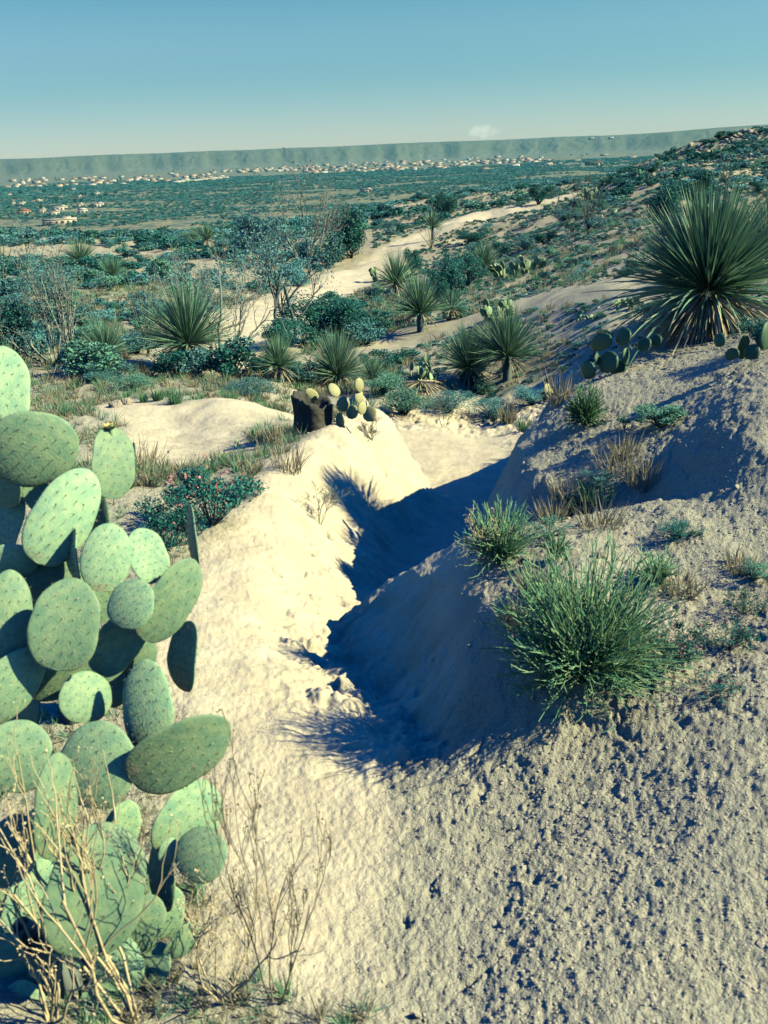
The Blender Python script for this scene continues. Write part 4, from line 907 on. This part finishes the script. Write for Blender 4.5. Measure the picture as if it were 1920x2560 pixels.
def far_house(u, v, kmax=6, lab=None, grp=None, sc=1.0, kk=None, zmin=None):
    P = ground_at(u, v)
    if P is None or P[1] < 300: return False
    k = int(g_.integers(0, kmax)) if kk is None else kk; a, r_ = HV[k]; o = empty('house', (P[0], P[1], P[2]), g_.uniform(-.5, .5), sc*g_.uniform(.85, 1.2))
    tag(o, lab, 'house', grp); link('walls', a, o); link('roof', r_, o); return True
TL = [((0, 560), (13, 36), 75, 'tile roofed house in the left part of the far town below the mesa', 'houses in the left part of the far town'),
      ((540, 780), (10, 28), 40, 'pale roofed house in the thin middle of the far town', 'houses in the middle of the far town'),
      ((760, 1370), (6, 30), 165, 'tile roofed house in the dense right part of the far town below the mesa', 'houses in the dense part of the far town')]
for (u0, u1), (o0, o1), n, lab, grp in TL:
    c = 0; t_ = 0
    while c < n and t_ < 4000:
        t_ += 1; u = g_.uniform(u0, u1); row = o0+(o1-o0)*g_.random()**.8; row = round(row/3.0)*3.0+g_.uniform(-.5, .5); v = hor(u)+row
        if (u0 == 540 and row > 20) or (u0 == 760 and u > 1150 and row > 22) or perlin(u/38, row/5, 70) < -.32: continue
        if any(abs(u-a) < 4.5 and abs(v-b_) < 2.4 for a, b_ in used_): continue
        if far_house(u, v, 6, lab, grp, .9): used_.append((u, v)); c += 1
for k in range(16): far_house(440+k*8+g_.uniform(-2, 2), hor(440+k*8)+38-k*.5, 1, 'white house in the bright lowest row at the left end of the far town', 'white houses in the lowest row', 1.0, 4)
def near_house(u, v, wpx, hpx, label, wall, roof, kind='flat', n=4):
    P = ground_at(u, v)
    if P[1] < 300: return
    W_, H_ = pxm(P, wpx), max(pxm(P, hpx), 3.2); D_ = min(W_*.6, 12); o = empty('house', P, math.atan2(-P[0], P[1])*-1*-1); tag(o, label, 'house')
    a, r_ = house_meshes(W_, D_, H_, kind == 'hip', WALLS[wall], ROOFS[roof]); link('walls', a, o); link('roof', r_, o)
    for i in range(n):
        x = W_*(-.5+(i+.5)/n); mb = MB(); w_ = W_/n*(.55 if i % 2 else .35); mb.box((x, -D_/2-.04, H_*.5), (w_, .16, H_*.42)); wn = link('window', mb.mesh('window', GLS), o)
        mb = MB(); mb.box((x, -D_/2-.1, H_*.27), (w_+.3, .3, .15)); link('sill', mb.mesh('sill', WALLS[0]), wn)
    if n: mb = MB(); mb.box((W_*.47, -D_/2-.05, H_*.33), (min(1.1, W_*.06), .14, H_*.62)); link('door', mb.mesh('door', WALLS[3]), o)
for a in [(150, 560, 82, 10, 'longest cream house on the valley floor at the left, dark openings along its front', 1, 1, 'flat', 6), (150, 526, 38, 6, 'pale flat house in the valley above the longest cream house', 0, 1), (55, 514, 20, 6, 'small white house in the valley third from the left', 0, 1, 'flat', 3),
          (90, 508, 32, 5, 'pale long house in the valley left of centre of the cluster', 1, 1), (62, 536, 32, 7, 'red roofed house at the left edge of the valley', 2, 2, 'hip'), (201, 519, 16, 7, 'small white house with a square front in the valley', 0, 1, 'flat', 2),
          (208, 534, 24, 8, 'white gabled house below the small square one', 0, 1, 'hip', 3), (244, 518, 32, 7, 'white house furthest right in the valley cluster', 0, 1), (240, 488, 20, 5, 'white house right of the dark trees in the valley', 0, 1, 'flat', 3),
          (106, 534, 20, 5, 'small pale house between the red roof and the long house', 1, 1, 'flat', 3), (137, 539, 26, 4, 'low white roof just behind the longest cream house', 0, 1, 'flat', 3), (183, 476, 12, 4, 'tiny white house above the dark trees', 0, 1, 'flat', 2),
          (199, 495, 12, 5, 'tiny white house below the dark trees', 0, 1, 'flat', 2), (34, 514, 10, 5, 'tiny white house second from the left in the valley', 0, 1, 'flat', 2), (164, 480, 12, 3, 'tiny pale house left of the dark trees', 0, 1, 'flat', 2), (23, 490, 13, 4, 'tiny pale house at the far left of the valley', 1, 1, 'flat', 2),
          (1211, 427, 25, 7, 'tan house with a red roof nearest in the dense town', 2, 2, 'hip'), (1285, 419, 28, 8, 'white house with a low wing at the right of the town', 0, 1), (1370, 414, 24, 6, 'white house below the dark flat roof', 0, 1, 'flat', 3),
          (1399, 413, 12, 6, 'small tan house right of the white one', 2, 1, 'flat', 2), (1376, 406, 34, 5, 'dark brown flat roofed house behind the white one', 3, 3), (1439, 404, 24, 4, 'white low house right of the dark roof', 0, 1), (1484, 414, 44, 9, 'large dark brown house below the mesa at the right', 3, 2, 'flat', 5),
          (1578, 396, 28, 5, 'pale house furthest right below the hills', 1, 1), (1510, 390, 20, 4, 'cream house above the large dark brown one', 1, 1), (915, 481, 30, 6, 'flat tan house alone in the scrub above the pale trail', 1, 1), (1478, 349, 14, 5, 'left white building on the skyline of the hills', 0, 1, 'flat', 2), (1527, 348, 14, 5, 'right white building on the skyline of the hills', 0, 1, 'hip', 2)]:
    try: near_house(*a)
    except Exception as ex_: print('skip', a[4], ex_)
def valley_tree(u, v, hpx, k):
    P = ground_at(u, v)
    if P is None: return
    H_ = pxm(P, hpx); o = empty('valley_tree', P, random.random()*6); tag(o, 'dark round tree among the houses of the valley at the left' if u < 350 else 'dark tree at the edge of the far town', 'tree', 'trees among the valley houses' if u < 350 else 'trees in the far town'); o.scale = (H_*.9, H_*.9, H_)
    link('crown', VAR[k][0], o); link('trunk', VAR[k][1], o)
for k in range(34): valley_tree(random.gauss(165, 60), random.uniform(478, 535), random.uniform(8, 20), 0 if k % 2 else 4)
for k in range(60):
    u = random.uniform(0, 1500); valley_tree(u, hor(u)+random.uniform(8, 34), random.uniform(4, 8), 0 if k % 2 else 4)

# ------------------------------------------------------------------ stuff that nobody could count
def stuff(name, label, cat, P, R, Sc, idx, variants):
    c = bpy.data.collections.new(name+'_kinds')
    for k, me in enumerate(variants):
        ob = bpy.data.objects.new(f'{name}_kind_{chr(97+k)}', me); c.objects.link(ob)
    me = bpy.data.meshes.new(name); me.vertices.add(len(P)); me.vertices.foreach_set('co', np.asarray(P, np.float32).ravel())
    for nm, ty, arr in (('rot', 'FLOAT_VECTOR', R), ('scl', 'FLOAT_VECTOR', Sc)):
        a = me.attributes.new(nm, ty, 'POINT'); a.data.foreach_set('vector', np.asarray(arr, np.float32).ravel())
    a = me.attributes.new('idx', 'INT', 'POINT'); a.data.foreach_set('value', np.asarray(idx, np.int32))
    o = link(name, me); tag(o, label, cat, kind='stuff'); ng = bpy.data.node_groups.new(name, 'GeometryNodeTree')
    ng.interface.new_socket('Geometry', in_out='INPUT', socket_type='NodeSocketGeometry'); ng.interface.new_socket('Geometry', in_out='OUTPUT', socket_type='NodeSocketGeometry')
    n = ng.nodes; l = ng.links.new; gi, go = n.new('NodeGroupInput'), n.new('NodeGroupOutput'); ip = n.new('GeometryNodeInstanceOnPoints'); ci = n.new('GeometryNodeCollectionInfo')
    ci.inputs['Collection'].default_value = c; ci.inputs['Separate Children'].default_value = True; ci.inputs['Reset Children'].default_value = True; ip.inputs['Pick Instance'].default_value = True
    def na(nm, ty):
        q = n.new('GeometryNodeInputNamedAttribute'); q.data_type = ty; q.inputs[0].default_value = nm; return q.outputs[0]
    l(gi.outputs[0], ip.inputs['Points']); l(ci.outputs[0], ip.inputs['Instance']); l(na('idx', 'INT'), ip.inputs['Instance Index']); l(na('rot', 'FLOAT_VECTOR'), ip.inputs['Rotation']); l(na('scl', 'FLOAT_VECTOR'), ip.inputs['Scale']); l(ip.outputs[0], go.inputs[0])
    md = o.modifiers.new('scatter', 'NODES'); md.node_group = ng; return o
def scatter(n, r0, r1, a0, a1, seed, pw=0.0):
    g = np.random.default_rng(seed); th = np.radians(g.uniform(a0, a1, n)); r = np.exp(g.uniform(math.log(r0), math.log(r1), n)) if pw == 0 else (r0**pw+(r1**pw-r0**pw)*g.random(n))**(1/pw)
    return r*np.sin(th), r*np.cos(th), r, g
# scrub of the middle slopes and the valley
lowv = []
for k in range(6):
    lv, cc = clump_leaves(420, .085, 500+k, 9, .42, .85, .2); lowv.append(lv.mesh('scrub', (LEAFB, LEAFD, LEAFB, LEAFG, LEAFB, LEAFD)[k]))
X, Y, r, g_ = scatter(22000, 16, 420, -26, 26, 21, 1.1)
dn = fbm(X/30, Y/30, 3, 81)+.5*fbm(X/6, Y/6, 2, 82); thd = np.degrees(np.arctan2(X, Y))
keep = (dn > -.25) & (sandm(X, Y) < .1) & ~((thd > 1) & (r < 130) & (g_.random(len(X)) < .78))
X, Y, r = X[keep], Y[keep], r[keep]; n = len(X); s = g_.uniform(.25, .8, n)*(.6+.9*ss(15, 90, r))*(1+.5*g_.random(n)**4)
stuff('mid_scrub', 'blue green scrub covering the slopes and the near valley', 'scrub', np.stack([X, Y, height(X, Y, False)-.03], -1), np.stack([0*X, 0*X, g_.random(n)*6.28], -1), np.stack([s*1.4, s*1.4, s*.85], -1), g_.integers(0, 6, n), lowv)
X, Y, r, g_ = scatter(52000, 380, 2600, -26, 26, 22, 1.0)
dn = fbm(X/120, Y/120, 4, 83); keep = dn > -.35+.3*g_.random(len(X))+.25*(1-ss(500, 1200, r)); X, Y, r = X[keep], Y[keep], r[keep]; n = len(X); s = g_.uniform(1.4, 3.4, n)*(1+ss(600, 2400, r)*1.3)
stuff('valley_scrub', 'dense teal scrub filling the valley below the town', 'scrub', np.stack([X, Y, height(X, Y, False)-.1], -1), np.stack([0*X, 0*X, g_.random(n)*6.28], -1), np.stack([s*1.4, s*1.4, s*.8], -1), g_.integers(0, 6, n), lowv)
hv = lowv+[stone_mesh('hill_stone', 90+k, STONE, 1, .7) for k in range(2)]
X, Y, r, g_ = scatter(26000, 10, 110, 0, 26, 31, .9); thd = np.degrees(np.arctan2(X, Y)); keep = (sandm(X, Y) < .12) & ~((thd > 8) & (r < 11)) & (fbm(X/3, Y/3, 3, 91) > -.45)
X, Y, r = X[keep], Y[keep], r[keep]; n = len(X); s = g_.uniform(.04, .16, n)*(.7+.9*ss(10, 60, r)); kk_ = g_.integers(0, 8, n); s = np.where(kk_ > 5, s*.7, s)
stuff('hillside_tufts', 'tiny tufts and stones speckling the bare hillside right of the pale trail', 'tufts', np.stack([X, Y, height(X, Y)-.01], -1), np.stack([0*X, 0*X, g_.random(n)*6.28], -1), np.stack([s*1.5, s*1.3, s*.9], -1), kk_, hv)
# dry grass and forbs between the plants past the gully
gv = [grass_mesh(600+k, 26, 1.0, .035, .25, (DRYG, GRASS, G_SOTP, DRYG)[k], .8, .4, 2) for k in range(4)]
X, Y, r, g_ = scatter(20000, 5.5, 34, -25, 25, 23, .5)
thd = np.degrees(np.arctan2(X, Y)); keep = (sandm(X, Y) < .12) & ((fbm(X, Y, 2, 84) > -.1) | (g_.random(len(X)) < .3)) & ~((thd > 4) & (r < 9)) & ~((thd > 2) & (g_.random(len(X)) < .72)); X, Y, r = X[keep], Y[keep], r[keep]; n = len(X); s = g_.uniform(.08, .26, n)*(.6+.5*ss(7, 20, r))
stuff('dry_grass', 'dry grass and low weeds covering the ground beyond the gully', 'grass', np.stack([X, Y, height(X, Y)-.005], -1), np.stack([g_.normal(0, .1, n), g_.normal(0, .1, n), g_.random(n)*6.28], -1), np.stack([s, s, s], -1), g_.integers(0, 4, n), gv)
# litter, twigs and green forbs at the bottom left and around the foreground cactus
X, Y, r, g_ = scatter(1500, 1.25, 5.5, -27, -3, 24, .8); keep = (sandm(X, Y) < .35); X, Y = X[keep], Y[keep]; n = len(X); s = g_.uniform(.025, .075, n)
stuff('ground_litter', 'dry straw and small weeds on the ground around the foreground cactus', 'litter', np.stack([X, Y, height(X, Y)-.002], -1), np.stack([g_.normal(0, .5, n), g_.normal(0, .5, n), g_.random(n)*6.28], -1), np.stack([s, s, s], -1), g_.integers(0, 4, n), gv)
# gravel
sv_ = [stone_mesh(f'pebble', 40+k, STONE, 1, .65) for k in range(5)]
X, Y, r, g_ = scatter(120000, 1.15, 9, -27, 27, 25, .7)
sm = sandm(X, Y); keep = (g_.random(len(X)) > sm*.97) & (g_.random(len(X)) < .35+.65*ss(-.5, .5, fbm(X*2, Y*2, 3, 85))) & (g_.random(len(X)) < np.where(X < -.3, .6, 1)); X, Y, r = X[keep], Y[keep], r[keep]; n = len(X)
s = .0025+.007*g_.random(n)**3+.018*(g_.random(n) > .992)*g_.random(n); s = s*(1+.12*r)
stuff('gravel', 'small tan and grey pebbles strewn over the ground', 'gravel', np.stack([X, Y, height(X, Y)-s*.05], -1), np.stack([g_.normal(0, .3, n), g_.normal(0, .3, n), g_.random(n)*6.28], -1), np.stack([s*1.2, s, s*.9], -1), g_.integers(0, 5, n), sv_)

# ------------------------------------------------------------------ haze: one even box of air
hb_ = MB(); hb_.box((0, 0, 330), (19400, 19400, 800)); hm_ = bpy.data.materials.new('haze_air'); hm_.use_nodes = True; t_ = hm_.node_tree; t_.nodes.clear()
pv = t_.nodes.new('ShaderNodeVolumePrincipled'); pv.inputs['Color'].default_value = (.14, .70, .92, 1); pv.inputs['Density'].default_value = HAZE; pv.inputs['Anisotropy'].default_value = .1
ho = t_.nodes.new('ShaderNodeOutputMaterial'); t_.links.new(pv.outputs[0], ho.inputs['Volume'])
hz = link('haze', hb_.mesh('haze', hm_)); tag(hz, kind='stuff', label='thin blue haze in the air over the whole valley', cat='haze')
